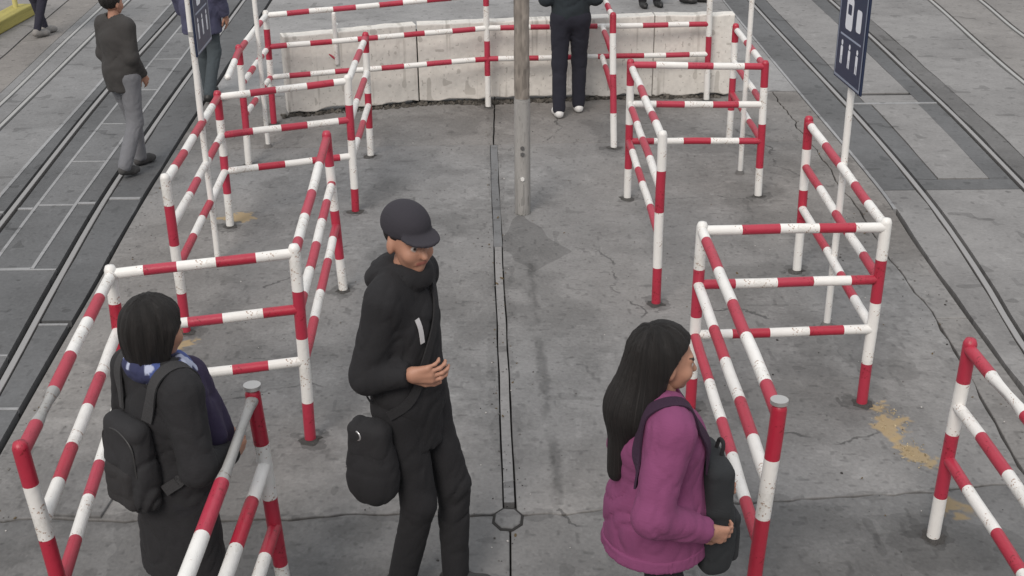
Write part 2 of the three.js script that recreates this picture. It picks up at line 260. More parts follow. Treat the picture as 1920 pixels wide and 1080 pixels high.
// roads and yard beyond the tracks
{
  const road = structure('road', 'grey asphalt yard across and beyond the tracks', 'road');
  part('asphalt_sheet', stripGeo(C0(-90), off(LN.g3, -0.02), NEAR, FAR, 0), M.asphaltWarm, road);
  part('brown_strip', stripGeo(LN.g3, off(LN.g2, -0.14), NEAR, FAR, -0.004), M.reddish, road);
  part('asphalt_band', stripGeo(off(LN.g1, RH + GAP), off(LN.a, -0.012), NEAR, FAR, 0), M.bandLeft, road);
  part('asphalt_band', stripGeo(off(LN.r2, 0.25), off(LN.t1, -RH - GAP), NEAR, FAR, 0, 0.05, 0.01), M.light, road);
  part('asphalt_band', stripGeo(off(LN.t1, RH + GAP), off(LN.t2, -RH - GAP), NEAR, FAR, 0), M.asphaltWarm, road);
  part('asphalt_sheet', stripGeo(off(LN.t2, RH + GAP), C0(90), NEAR, FAR, 0), M.asphaltWarm, road);
  part('asphalt_sheet', stripGeo(off(LN.f, 0.02), off(LN.er, -0.02), 12.62, FAR, 0), M.asphaltBack, road);
}
const railShape = (() => { const s = new THREE.Shape(); const w = RH, h = 0.045, r = 0.006; s.moveTo(-w, -h); s.lineTo(-w, 0.004 - r); s.quadraticCurveTo(-w, 0.004, -w + r, 0.004); s.lineTo(w - r, 0.004); s.quadraticCurveTo(w, 0.004, w, 0.004 - r); s.lineTo(w, -h); return s; })();
const steel = mat(0.44, 0.43, 0.42, { metalness: 0.85, roughness: 0.5 }), steelDull = mat(0.4, 0.4, 0.39, { metalness: 0.3, roughness: 0.6 });
function railGeo(f) {
  const zs = ZS(NEAR, FAR), prof = railShape.getPoints(4), pos = [], uv = [], idx = [], n = prof.length;
  zs.forEach((z, i) => { prof.forEach((q, k) => { pos.push(f(z) + q.x, q.y, -z); uv.push(k / n, z); }); if (i) for (let k = 0; k < n - 1; k++) { const a = (i - 1) * n + k, b = a + n; idx.push(a, a + 1, b, a + 1, b + 1, b); } });
  const g = new THREE.BufferGeometry(); g.setAttribute('position', new THREE.Float32BufferAttribute(pos, 3)); g.setAttribute('uv', new THREE.Float32BufferAttribute(uv, 2)); g.setIndex(idx); g.computeVertexNormals(); return g;
}
const barGeo = (fl, fr, z, w, y) => stripGeo(fl, fr, z, z + w, y, 0.03);
// left track
{
  const t = structure('railway_track', 'embedded railway track with framed concrete panels beside the queue lanes, left of the platform', 'railway track');
  part('rail', railGeo(LN.b), steel, t); part('rail', railGeo(LN.e), steel, t);
  part('edge_strip', stripGeo(LN.a, off(LN.b, -RH - GAP), NEAR, FAR, -0.002), M.dark, t);
  part('edge_angle', stripGeo(off(LN.a, -0.012), off(LN.a, 0.02), NEAR, FAR, 0.003), M.steelEdge, t);
  part('filler_strip', stripGeo(off(LN.b, RH + GAP), off(LN.c, -0.012), 7.96, FAR, -0.003), M.dark, t);
  part('filler_strip', stripGeo(off(LN.d, 0.012), off(LN.e, -RH - GAP - 0.01), 7.96, FAR, -0.003), M.dark, t);
  part('filler_strip', stripGeo(off(LN.e, RH + 0.012), off(LN.f, -0.03), 7.1, FAR, -0.003, 0.05, 0.006), M.dark, t);
  const zb = [7.96, 9.28, 10.42, 11.62, 12.92, 14.35, 15.75, 17.1, 18.5, 20, 22, 26, 32];
  for (let i = 0; i < zb.length - 1; i++) {
    const z0 = zb[i] + 0.014, z1 = zb[i + 1] - 0.014;
    part('concrete_panel', stripGeo(off(LN.c, 0.014), off(LN.d, -0.014), z0, z1, 0), i % 3 ? M.panel : M.panelDark, t);
    part('panel_edge', stripGeo(off(LN.c, -0.012), off(LN.c, 0.013), zb[i], zb[i + 1], 0.003), M.steelEdge, t);
    part('panel_edge', stripGeo(off(LN.d, -0.013), off(LN.d, 0.012), zb[i], zb[i + 1], 0.003), M.steelEdge, t);
    part('panel_edge', barGeo(off(LN.c, 0.014), off(LN.d, -0.014), zb[i] - 0.013, 0.026, 0.003), M.steelEdge, t);
  }
  part('cross_bar', barGeo(off(LN.d, 0.016), off(LN.e, -RH - GAP - 0.01), 9.3, 0.04, 0.004), M.steelEdge, t);
  part('cross_bar', barGeo(off(LN.e, RH + 0.015), off(LN.f, -0.04), 9.4, 0.05, 0.004), M.steelEdge, t);
  part('cross_bar', barGeo(off(LN.b, RH + GAP), off(LN.c, -0.014), 9.18, 0.04, 0.004), M.steelEdge, t);
  part('cross_bar', barGeo(LN.a, off(LN.b, -RH - GAP), 9.1, 0.04, 0.004), M.steelEdge, t);
  // near panels fill the whole width between rails and out to the platform
  const zn = [-6, 1.5, 3.2, 4.82, 5.94, 7.03]; const zm = [-6, 1.5, 3.6, 5.2, 6.6, 7.94];
  for (let i = 0; i < 5; i++) {
    part('concrete_panel', stripGeo(off(LN.b, RH + GAP), off(LN.e, -RH - GAP - 0.01), zm[i] + 0.01, zm[i + 1] - 0.01, 0), i % 2 ? M.panel : M.panelDark, t);
    part('concrete_panel', stripGeo(off(LN.e, RH + 0.012), off(LN.f, -0.035), zn[i] + 0.012, zn[i + 1] - 0.012, 0), M.panelDark, t);
    part('panel_edge', barGeo(off(LN.e, RH + 0.012), off(LN.f, -0.035), zn[i + 1] - 0.012, 0.026, 0.003), M.steelEdge, t);
    part('panel_edge', barGeo(off(LN.b, RH + GAP), off(LN.e, -RH - GAP - 0.01), zm[i + 1] - 0.01, 0.02, 0.003), M.steelEdge, t);
  }
}
// right track
{
  const t = structure('railway_track', 'embedded railway track with a pale rectangular patch between its rails, right of the platform', 'railway track');
  part('rail', railGeo(LN.r1), steel, t); part('rail', railGeo(LN.r2), steel, t);
  const lo = off(LN.r1, RH + GAP), hi = off(LN.r2, -RH - GAP), p0 = mix(LN.r1, LN.r2, 0.21), p1 = mix(LN.r1, LN.r2, 0.77);
  part('kerb_strip', stripGeo(off(LN.er, 0.014), off(LN.r1, -RH - 0.014), 9.46, FAR, -0.002, 0.05, 0.008), M.panelDark, t);
  part('kerb_strip', stripGeo(off(LN.er, 0.014), off(LN.r1, -RH - 0.014), NEAR, 9.44, 0, 0.05, 0.008), M.light, t);
  part('edge_angle', stripGeo(off(LN.er, -0.014), off(LN.er, 0.012), 9.0, FAR, 0.003), M.steelEdge, t);
  part('filler_strip', stripGeo(lo, off(p0, -0.008), 12.14, FAR, -0.003), M.dark, t);
  part('filler_strip', stripGeo(off(p1, 0.008), hi, 12.14, FAR, -0.003), M.dark, t);
  part('concrete_panel', stripGeo(p0, p1, 12.5, FAR, 0, 0.05, 0.004), M.light, t);
  part('steel_sill', stripGeo(p0, p1, 12.42, 12.49, -0.012), M.rubber, t);
  part('steel_sill', stripGeo(lo, hi, 12.07, 12.12, 0.002), M.steelEdge, t);
  part('concrete_panel', stripGeo(p0, p1, 12.13, 12.41, 0), M.light, t);
  part('dark_surround', stripGeo(lo, off(mix(LN.r1, LN.r2, 0.26), -0.008), 9.72, 12.06, -0.003), M.panelDark, t);
  part('dark_surround', stripGeo(off(mix(LN.r1, LN.r2, 0.74), 0.008), hi, 9.72, 12.06, -0.003), M.panelDark, t);
  part('dark_surround', stripGeo(lo, hi, 9.46, 9.71, -0.003), M.panelDark, t);
  part('pale_patch', stripGeo(mix(LN.r1, LN.r2, 0.26), mix(LN.r1, LN.r2, 0.74), 9.725, 12.05, 0.004, 0.05, 0.004), M.light, t);
  part('concrete_panel', stripGeo(lo, hi, NEAR, 9.44, 0, 0.05, 0.002), M.light, t);
  part('outer_strip', stripGeo(off(LN.r2, RH + GAP), off(LN.r2, 0.24), NEAR, FAR, -0.003, 0.05, 0.012), M.darkWarm, t);
}
{
  const t = structure('railway_track', 'far railway track with worn flush rails beside the yellow kerb fence', 'railway track');
  part('rail', railGeo(LN.g1), steelDull, t); part('rail', railGeo(off(LN.g2, 0)), steelDull, t);
  part('filler_strip', stripGeo(off(LN.g2, RH + 0.015), off(LN.g1, -RH - 0.015), NEAR, FAR, -0.002), M.bandLeft, t);
  part('filler_strip', stripGeo(off(LN.g2, -0.13), off(LN.g2, -RH - 0.012), NEAR, FAR, -0.002), M.bandLeft, t);
  const u = structure('railway_track', 'rusty far railway track in brownish asphalt, beyond the patched track', 'railway track');
  part('rail', railGeo(LN.t1), steelDull, u); part('rail', railGeo(LN.t2), steelDull, u);
}
// platform slabs with open, ragged joints
const slabMat = (v, t = 0) => mat(v * (1 + t), v, v * (1 - t), { map: platformMap, bumpMap: platformBump, bumpScale: 0.008, roughness: 0.9 });
function slabGeo(poly, y = 0, th = 0.045) {                       // poly: [x,z] counter-clockwise seen from above with z ahead
  const s = new THREE.Shape(poly.map(([x, z]) => new THREE.Vector2(x, z)));
  const g = new THREE.ExtrudeGeometry(s, { depth: th, bevelEnabled: true, bevelThickness: 0.006, bevelSize: 0.006, bevelOffset: -0.006, bevelSegments: 2 });
  g.rotateX(-Math.PI / 2); g.translate(0, y - th - 0.006, 0);
  const p = g.attributes.position, uv = new Float32Array(p.count * 2);
  for (let i = 0; i < p.count; i++) { uv[2 * i] = (p.getX(i) - PX0) / PXW; uv[2 * i + 1] = (-p.getZ(i) - PZ0) / PZW; }
  g.setAttribute('uv', new THREE.BufferAttribute(uv, 2)); return g;
}
const wig = (s, k, a) => a * (n2(s * 4 + k, k) + 0.6 * n2(s * 13 + k, k + 5) + 0.4 * n2(s * 37, k + 9));
const midJ = z => -0.02 - 0.14 * clamp((z - 4.9) / 6) + wig(z, 3, 0.003);
const crossA = x => 4.86 + 0.09 * Math.max(0, x) + wig(x, 11, 0.022), crossB = x => 10.84 + 0.03 * Math.max(0, -x) * -1 + wig(x, 17, 0.012);
const crossC = x => 12.6 + 0 * x, crossN = () => -6;
const prJ = z => LN.pr(z) + wig(z, 23, 0.015);
function slabPoly(fl, fr, fb, ft, gl, gr, gb, gt) {
  const P = [], N = 40; const zb = (x) => fb(x) + gb, zt = x => ft(x) - gt;
  const corner = (fx, fz, gx) => { let z = fz(0), x = 0; for (let k = 0; k < 6; k++) { x = fx(z) + gx; z = fz(x); } return [x, z]; };
  const bl = corner(fl, zb, gl), br = corner(fr, zb, -gr), tr = corner(fr, zt, -gr), tl = corner(fl, zt, gl);
  for (let i = 0; i < N; i++) { const x = bl[0] + (br[0] - bl[0]) * i / N; P.push([x, zb(x)]); }
  for (let i = 0; i < N; i++) { const z = br[1] + (tr[1] - br[1]) * i / N; P.push([fr(z) - gr, z]); }
  for (let i = 0; i < N; i++) { const x = tr[0] + (tl[0] - tr[0]) * i / N; P.push([x, zt(x)]); }
  for (let i = 0; i < N; i++) { const z = tl[1] + (bl[1] - tl[1]) * i / N; P.push([fl(z) + gl, z]); }
  return P;
}
{
  const p = structure('platform', 'worn grey concrete platform slabs with cracked joints between the two tracks', 'platform');
  const fE = off(LN.f, 0.0), s1 = slabMat(0.35, 0.012), s2 = slabMat(0.355, 0.012), s3 = slabMat(0.265, -0.004), s4 = slabMat(0.265, -0.002), s5 = slabMat(0.35, 0.025), s6 = slabMat(0.33, 0.03);
  part('concrete_slab', slabGeo(slabPoly(fE, midJ, crossA, crossB, 0.004, 0.034, 0.007, 0.004)), s1, p);
  part('concrete_slab', slabGeo(slabPoly(midJ, prJ, crossA, crossB, 0.034, 0.004, 0.006, 0.004)), s2, p);
  part('concrete_slab', slabGeo(slabPoly(fE, midJ, crossN, crossA, 0.004, 0.004, 0, 0.007)), s3, p);
  part('concrete_slab', slabGeo(slabPoly(midJ, prJ, crossN, crossA, 0.004, 0.005, 0, 0.006)), s4, p);
  part('concrete_slab', slabGeo(slabPoly(fE, midJ, crossB, crossC, 0.004, 0.006, 0.004, 0)), s5, p);
  part('concrete_slab', slabGeo(slabPoly(midJ, prJ, crossB, crossC, 0.006, 0.006, 0.004, 0)), s5, p);
  part('edge_slab', slabGeo(slabPoly(prJ, off(LN.er, -0.02), crossN, z => 7.0, 0.006, 0, 0, 0.004)), s6, p);
  part('edge_slab', slabGeo(slabPoly(prJ, off(LN.er, -0.02), z => 7.0, crossB, 0.006, 0, 0.004, 0.004)), s5, p);
  part('edge_slab', slabGeo(slabPoly(prJ, off(LN.er, -0.02), crossB, crossC, 0.006, 0, 0.004, 0)), s6, p);
  // cover strip lying in the wide middle joint, and the octagonal plug at its end
  part('joint_strip', stripGeo(z => midJ(z) - 0.025, z => midJ(z) + 0.025, 4.98, 8.3, -0.004), M.light, p);
  part('joint_strip', stripGeo(z => midJ(z) - 0.031, z => midJ(z) + 0.03, 8.31, 10.82, -0.006, 0.04, 0.005), M.panel, p);
  const oc = []; for (let i = 0; i < 8; i++) { const a = i / 8 * Math.PI * 2 + 0.3; oc.push([-0.03 + 0.066 * Math.cos(a), 4.83 + 0.085 * Math.sin(a)]); }
  { const ob = oc.map(([x, z]) => [-0.03 + (x + 0.03) * 1.22, 4.83 + (z - 4.83) * 1.2]); part('plug_rim', slabGeo(ob, 0.004, 0.02), M.earth, p); }
  part('plug_plate', slabGeo(oc, 0.009, 0.02), s4, p);
  const hatch = [[-2.3, 4.9], [-1.98, 4.87], [-1.95, 5.35], [-2.24, 5.36]];
  part('cover_slab', slabGeo(hatch, 0.016, 0.03), slabMat(0.3, 0.0), p);
}
// ---------------------------------------------------------------- striped pipe barriers
const pipeMap = tex(256, 512, (i, j) => {
  const x = i / 256, y = j / 512; let v = 0.95 + 0.03 * n2(x * 8, y * 16, 16) ; let r = v, g = v, b = v;
  const c = n2(x * 16, y * 64, 64) + 0.5 * n2(x * 64, y * 128, 128) - 0.45 + 0.6 * ss(0.0, 0.6, n2(x * 2 + 0.3, y * 6 + 0.7, 6)); if (c > 0.92) { r = 0.5; g = 0.38; b = 0.32; } else if (c > 0.72) { r *= 0.88; g *= 0.86; b *= 0.84; }
  const d = n2(x * 4 + 0.4, y * 8, 8); if (d > 0.45) { const s = 0.1 * (n2(x * 32, y * 32, 32) > 0 ? 1 : 0.4); r *= 1 - s; g *= 1 - s; b *= 1 - 1.1 * s; }
  return [toS(r), toS(g), toS(b)];
});
const pipeBump = tex(128, 256, (i, j) => 0.5 + 0.25 * n2(i / 8, j / 8, 16) + 0.15 * n2(i / 2, j / 4, 64), { srgb: false });
const pipeMat = new THREE.MeshPhysicalMaterial({ vertexColors: true, map: pipeMap, bumpMap: pipeBump, bumpScale: 0.0012, roughness: 0.42, clearcoat: 0.15, clearcoatRoughness: 0.4 });
const bareMat = mat(0.5, 0.5, 0.49, { metalness: 0.6, roughness: 0.4 });
const shadeMoundMat = mat(0.1, 0.096, 0.092, { roughness: 1, bumpMap: asphaltBump, bumpScale: 0.01 });  // dark tar-like mound added round each post base in place of contact shadow
const shadeMoundGeo = [1, 2, 3].map(s => { const g = new THREE.LatheGeometry([[0.066, -0.01], [0.058, 0.0], [0.048, 0.005], [0.036, 0.01], [0.028, 0.012]].map(p => new THREE.Vector2(...p)), 18), p = g.attributes.position; for (let i = 0; i < p.count; i++) { const a = Math.atan2(p.getZ(i), p.getX(i)), r = Math.hypot(p.getX(i), p.getZ(i)), k = r > 0.04 ? 1 + 0.5 * n2(Math.cos(a) * 1.9 + s * 9, Math.sin(a) * 1.7) : 1; p.setX(i, p.getX(i) * k); p.setZ(i, p.getZ(i) * k); } g.computeVertexNormals(); return g; });
const V3 = (x, y, z) => new THREE.Vector3(x, y, z);
function pipeGeo(p0, p1, r, start, ks, tag = '', capA = false, capB = false) {
  const A = V3(...p0), B = V3(...p1), ax = B.clone().sub(A), L = ax.length(); ax.normalize();
  const u = Math.abs(ax.y) > 0.9 ? V3(1, 0, 0) : V3(0, 1, 0), e1 = u.clone().cross(ax).normalize(), e2 = ax.clone().cross(e1).normalize();
  const N = 14, pos = [], nor = [], uv = [], col = [], idx = []; const off0 = rnd() * 5;
  const ring = (t, rr, c, sq = 1, tilt = 0) => {
    const C = A.clone().addScaledVector(ax, t * L), base = pos.length / 3;
    const w1 = 0.0025 * n2(t * L * 4 + off0, 3), w2 = 0.0025 * n2(t * L * 4 + off0, 8); C.addScaledVector(e1, w1).addScaledVector(e2, w2);
    for (let k = 0; k <= N; k++) { const a = k / N * Math.PI * 2, d = e1.clone().multiplyScalar(Math.cos(a) * sq).addScaledVector(e2, Math.sin(a)); const p = C.clone().addScaledVector(d, rr); pos.push(p.x, p.y, p.z); const n = d.clone().normalize().addScaledVector(ax, tilt).normalize(); nor.push(n.x, n.y, n.z); uv.push(k / N, t * L / 0.6 + off0); col.push(...c); }
    return base;
  };
  const link = (a, b) => { for (let k = 0; k < N; k++) idx.push(a + k, a + k + 1, b + k, a + k + 1, b + k + 1, b + k); };
  const bs = [0, ...ks.filter(k => k > 0.004 && k < 0.996).sort((x, y) => x - y), 1]; let white = start === 'W';
  const colour = (w) => { const j = 1 + 0.08 * (rnd() - 0.5), f = rnd() * 0.03; return w ? [0.82 * j, 0.815 * j, 0.79 * j] : [(0.42 + f) * j, (0.02 + f * 0.6) * j, (0.046 + f * 0.9) * j]; };
  const metal = tag[0] === 'm' ? +tag[1] : -1, pinch = tag[0] === 'p' ? +tag[1] : -1;
  for (let s = 0; s < bs.length - 1; s++) {
    const c = s === metal ? [0.36, 0.36, 0.35] : colour(white), t0 = bs[s], t1 = bs[s + 1], n = Math.max(1, Math.round((t1 - t0) * L / 0.09));
    if (s === 0 && capA) { let q = ring(-r * 0.9 / L, r * 0.05, c, 1, -3); const q2 = ring(-r * 0.7 / L, r * 0.72, c, 1, -1); link(q, q2); const q3 = ring(0, r, c, 1, -0.1); link(q2, q3); }
    let last = -1;
    for (let i = 0; i <= n; i++) { const t = t0 + (t1 - t0) * i / n, m = Math.sin(Math.PI * i / n); const rr = s === metal ? r * (1 - 0.3 * Math.min(1, m * 2)) : r; const b = ring(t, rr, c, s === pinch ? 1 - 0.55 * m : 1); if (last >= 0) link(last, b); last = b; }
    if (s === bs.length - 2 && capB) { const q2 = ring(1 + r * 0.7 / L, r * 0.72, c, 1, 1), q = ring(1 + r * 0.9 / L, r * 0.05, c, 1, 3); link(last, q2); link(q2, q); }
    white = !white;
  }
  const g = new THREE.BufferGeometry(); g.setAttribute('position', new THREE.Float32BufferAttribute(pos, 3)); g.setAttribute('normal', new THREE.Float32BufferAttribute(nor, 3)); g.setAttribute('uv', new THREE.Float32BufferAttribute(uv, 2)); g.setAttribute('color', new THREE.Float32BufferAttribute(col, 3)); g.setIndex(idx); return g;
}
BAR.L0.rails.push([[-2.3, 1.03, -10.28], [-2.2, 1.03, -9.32], 'R', [0.45], 0, '']);
const BLABEL = {
  F: 'long red and white striped pipe barrier along the foot of the concrete wall',
  L0: 'short striped barrier leg by the tracks, joined to the corner of the wall barrier',
  L1: 'zigzag striped barrier with a white blue-board sign pole standing between its near rails',
  L2: 'zigzag striped barrier between the woman in the black coat and the man with the cap',
  L3: 'striped barrier end with a bare metal top rail, beside the woman in the black coat',
  R0: 'striped barrier leg running out from the wall barrier, beside the man in navy tracksuit',
  R1: 'zigzag striped barrier near the pale patched track, second behind the woman in purple',
  R2: 'zigzag striped barrier directly beside and behind the woman in the purple sweater',
  R3: 'striped barrier end with a dented white top rail, beside yellow sand, cut by the frame',
};
for (const k of ['F', 'L0', 'L1', 'L2', 'L3', 'R0', 'R1', 'R2', 'R3']) {
  const b = BAR[k], p0 = b.posts[0][0], g = thing('pipe_barrier', BLABEL[k], 'barrier', 'red and white striped pipe barriers', [p0[0], 0, p0[1]]);
  const rel = v => [v[0] - p0[0], v[1], v[2] - p0[1]];
  for (const [base] of b.posts) { const q = part('contact_shade_mound', shadeMoundGeo[Math.floor(rnd() * 3)], shadeMoundMat, g); q.position.set(...rel([base[0], 0, base[1]])); q.rotation.y = rnd() * 6; }
  for (const [base, top, s, ks] of b.posts) part('post', pipeGeo(rel(top), rel([base[0], -0.045, base[1]]), 0.03, s, ks.map(v => 1 - v), '', true, false), pipeMat, g);
  for (const [a, c, s, ks, lev, tag] of b.rails) part('rail', pipeGeo(rel(a), rel(c), 0.0265, s, ks, tag, lev === 0, lev === 0), pipeMat, g);
  // metal plugs on the worn post ends
  for (const [base, top] of b.posts) if ((k === 'R2' && Math.abs(top[2] + 3.98) < 0.05) || (k === 'L3' && Math.abs(top[2] + 4.13) < 0.05)) {
    const q = part('end_cap', new THREE.CylinderGeometry(0.034, 0.034, 0.016, 18), bareMat, g); q.position.set(...rel([top[0], top[1] + 0.03, top[2]]));
  }
}
// ---------------------------------------------------------------- concrete wall behind the lanes
const wallMap = tex(1024, 512, (i, j) => {                       // 3 m x 1.5 m
  const x = i / 1024 * 3, y = j / 512 * 1.5;
  let v = 0.82 + 0.07 * fbm(x * 2.2, y * 2.2, 3) + 0.05 * n2(x * 30, y * 30) + 0.03 * n2(x * 120, y * 120); let w = 0;
  const st = n2(x * 22, y * 1.3 + 4) + 0.45 * n2(x * 60, y * 3.5); if (st > 0.45) w = 0.3 * ss(0.45, 1.1, st);
  const pt = n2(x * 13 + 3, y * 9); if (pt > 0.72) w = Math.max(w, 0.25);
  const bl = n2(x * 45, y * 45 + 7); if (bl > 0.8) w = Math.max(w, 0.3);
  v *= 1 - w; return [toS(v * 0.86), toS(v * 0.845 * (1 - w * 0.03)), toS(v * 0.81 * (1 - w * 0.08))];
});
const wallBump = tex(512, 256, (i, j) => 0.5 + 0.2 * n2(i / 6, j / 6) + 0.2 * n2(i / 20, j / 20), { srgb: false });
const wallMat = mat(0.95, 0.94, 0.92, { map: wallMap, bumpMap: wallBump, bumpScale: 0.006, roughness: 0.92 });
{
  const w = thing('concrete_wall', 'low stained white concrete block wall across the end of the lanes', 'wall', null, [0, 0, -12.3]);
  const blk = (a, b, h0, h1) => {
    const dx = b[0] - a[0], dz = b[1] - a[1], L = Math.hypot(dx, dz), n = 24, sh = new THREE.Shape();
    sh.moveTo(0, 0.035 + 0.02 * n2(a[0] * 3, 1)); for (let i = 1; i <= n; i++) sh.lineTo(L * i / n, 0.035 + 0.022 * n2((a[0] + L * i / n) * 5, 1) + 0.012 * n2((a[0] + L * i / n) * 17, 4));
    for (let i = 0; i <= n; i++) { const t = 1 - i / n; sh.lineTo(L * t, h0 + (h1 - h0) * t + 0.007 * n2((a[0] + L * t) * 9, 2)); }
    const g = new THREE.ExtrudeGeometry(sh, { depth: 0.16, bevelEnabled: true, bevelThickness: 0.012, bevelSize: 0.012, bevelOffset: -0.012, bevelSegments: 2 });
    const p = g.attributes.position, uv = g.attributes.uv, nn = g.attributes.normal; for (let i = 0; i < p.count; i++) uv.setXY(i, (p.getX(i) + a[0] + 5 + (Math.abs(nn.getX(i)) > 0.5 ? p.getZ(i) : 0)) / 3, (p.getY(i) + (Math.abs(nn.getY(i)) > 0.5 ? p.getZ(i) : 0)) / 1.5);
    const m = part('concrete_block', g, wallMat, w); m.position.set(a[0], 0, -(a[1] + 0.16) + 12.3); m.rotation.y = Math.atan2(dz, dx); return m;
  };
  { const q = part('joint_filler', new THREE.BoxGeometry(0.1, 0.74, 0.06), mat(0.035, 0.033, 0.03), w); q.position.set(-0.965, 0.38, -12.33 + 12.3); }
  blk([-2.27, 11.83], [-0.99, 12.22], 0.8, 0.82); blk([-0.945, 12.23], [1.468, 12.42], 0.82, 0.85); blk([1.486, 12.42], [2.3, 12.42], 0.85, 0.85);
}
// loose soil and rubble along the foot of the wall
{
  const geo = new THREE.DodecahedronGeometry(0.02, 0), N = 1100, im = new THREE.InstancedMesh(geo, mat(1, 1, 1, { roughness: 1 }), N), o = new THREE.Object3D(), c = new THREE.Color();
  for (let i = 0; i < N; i++) { const x = -2.3 + 4.5 * rnd(), zf = x < -0.95 ? 11.83 + (x + 2.27) * 0.303 : 12.23 + Math.min(1, (x + 0.95) / 2.4) * 0.19; const s = 0.35 + 1.4 * rnd() * rnd(); o.position.set(x, 0.004, -(zf - 0.17 * rnd() * (0.4 + 0.6 * Math.abs(n2(x * 3, 4))) + 0.03)); o.scale.set(s * 1.5, s * 0.7, s); o.rotation.set(rnd() * 3, rnd() * 6, rnd() * 3); o.updateMatrix(); im.setMatrixAt(i, o.matrix); const v = 0.03 + 0.1 * rnd(); im.setColorAt(i, c.setRGB(v, v * 0.92, v * 0.8)); }
  im.name = 'soil'; im.userData = { label: 'dark loose soil and rubble along the foot of the concrete wall', category: 'soil', kind: 'stuff' }; scene.add(shadowed(im));
}
// yellow sand crumbs beside the barrier feet
{
  const geo = new THREE.TetrahedronGeometry(0.011, 0), pts = []; for (const [x, z, rx, rz] of SAND.slice(3)) for (let i = 0; i < 60; i++) { const a = rnd() * 6.283, r = Math.sqrt(rnd()) * 0.95; pts.push([x + rx * r * Math.cos(a), z + rz * r * Math.sin(a)]); }
  const im = new THREE.InstancedMesh(geo, mat(1, 1, 1, { roughness: 1 }), pts.length), o = new THREE.Object3D(), c = new THREE.Color();
  pts.forEach(([x, z], i) => { const s = 0.25 + 0.5 * rnd(); o.position.set(x, 0.002, -z); o.scale.set(s * 1.3, s * 0.6, s); o.rotation.set(rnd() * 3, rnd() * 6, rnd() * 3); o.updateMatrix(); im.setMatrixAt(i, o.matrix); const v = 0.3 + 0.2 * rnd(); im.setColorAt(i, c.setRGB(v, v * 0.82, v * 0.52)); });
  im.name = 'sand'; im.userData = { label: 'yellow sand crumbs scattered by the barrier feet on the platform', category: 'sand', kind: 'stuff' }; scene.add(shadowed(im));
}
// ---------------------------------------------------------------- white pipe bracket on the wall
const whitePaint = mat(0.74, 0.74, 0.72, { roughness: 0.45, map: pipeMap });
const tube = (pts, r, n = 10, seg = 24) => new THREE.TubeGeometry(new THREE.CatmullRomCurve3(pts.map(p => V3(...p))), seg, r, n);
{
  const g = thing('pipe_bracket', 'short white pipe upright hooked over the stained concrete wall', 'bracket', null, [-1.72, 0, -11.965]);
  part('upright', pipeGeo([0, 0.99, 0], [0, 0.5, 0], 0.022, 'W', [], '', true, true), pipeMat, g);
  part('hook', pipeGeo([0, 0.86, 0], [0, 0.86, -0.14], 0.016, 'W', [], '', false, true), pipeMat, g);
  part('stay', pipeGeo([-0.2, 0.7, 0.0], [-0.01, 0.54, 0], 0.01, 'R', [], '', true, true), pipeMat, g);
}
// ---------------------------------------------------------------- concrete pole in the middle
{
  const g = thing('concrete_pole', 'weathered round concrete pole with a grey painted foot in the middle of the platform', 'pole', null, [0.09, 0, -9.0]);
  const poleMap = tex(256, 1024, (i, j) => { const x = i / 256, y = j / 1024; let v = 0.5 + 0.1 * n2(x * 8, y * 40, 0) + 0.07 * n2(x * 32, y * 90, 0) + 0.08 * n2(x * 16, y * 6, 0); if (n2(x * 16, y * 30) > 0.6) v *= 0.75; return [toS(v), toS(v * 0.92), toS(v * 0.83)]; });
  const pm = mat(0.46, 0.45, 0.44, { map: poleMap, bumpMap: pipeBump, bumpScale: 0.006, roughness: 0.95 });
  const up = new THREE.CylinderGeometry(0.05, 0.058, 3.1, 28, 120); { const p = up.attributes.position; for (let i = 0; i < p.count; i++) { const k = 1 + 0.06 * n3(p.getX(i) * 30, p.getY(i) * 9, p.getZ(i) * 30) + 0.04 * n3(p.getX(i) * 60, p.getY(i) * 40, p.getZ(i) * 60); p.setX(i, p.getX(i) * k); p.setZ(i, p.getZ(i) * k); } up.computeVertexNormals(); } up.translate(0, 0.93 + 1.55, 0); part('shaft', up, pm, g);
  const lo = new THREE.LatheGeometry([[0.062, -0.04], [0.062, 0.9], [0.06, 0.925], [0.054, 0.94]].map(p => new THREE.Vector2(...p)), 28); part('painted_foot', lo, mat(0.27, 0.265, 0.26, { map: asphaltMap, bumpMap: pipeBump, bumpScale: 0.003, roughness: 0.85 }), g).material.color.setRGB(0.46, 0.455, 0.44);
  const bolt = (y, m) => { const q = part('bolt', new THREE.CylinderGeometry(0.016, 0.018, 0.02, 6), m, g); q.rotation.x = Math.PI / 2; q.position.set(0, y, 0.062); };
  bolt(0.3, mat(0.75, 0.75, 0.73, { roughness: 0.4 })); bolt(0.5, mat(0.1, 0.1, 0.1)); bolt(0.55, mat(0.1, 0.1, 0.1));
  // weeds at the foot
  const blades = []; for (let i = 0; i < 46; i++) { const a = rnd() * 6.283, L = 0.05 + 0.09 * rnd(), b = new THREE.ConeGeometry(0.006, L, 4); b.translate(0, L / 2, 0); b.rotateZ(0.5 + 0.9 * rnd()); b.rotateY(a); b.translate(0.06 * Math.cos(a), 0, -0.06 * Math.sin(a)); blades.push(b); }
  const wd = shadowed(new THREE.Mesh(mergeGeometries(blades), mat(0.035, 0.045, 0.02))); wd.name = 'weeds'; wd.position.set(0.09, 0, -9.0); wd.userData = { label: 'dark weeds growing round the foot of the concrete pole', category: 'weeds', kind: 'stuff' }; scene.add(wd);
}
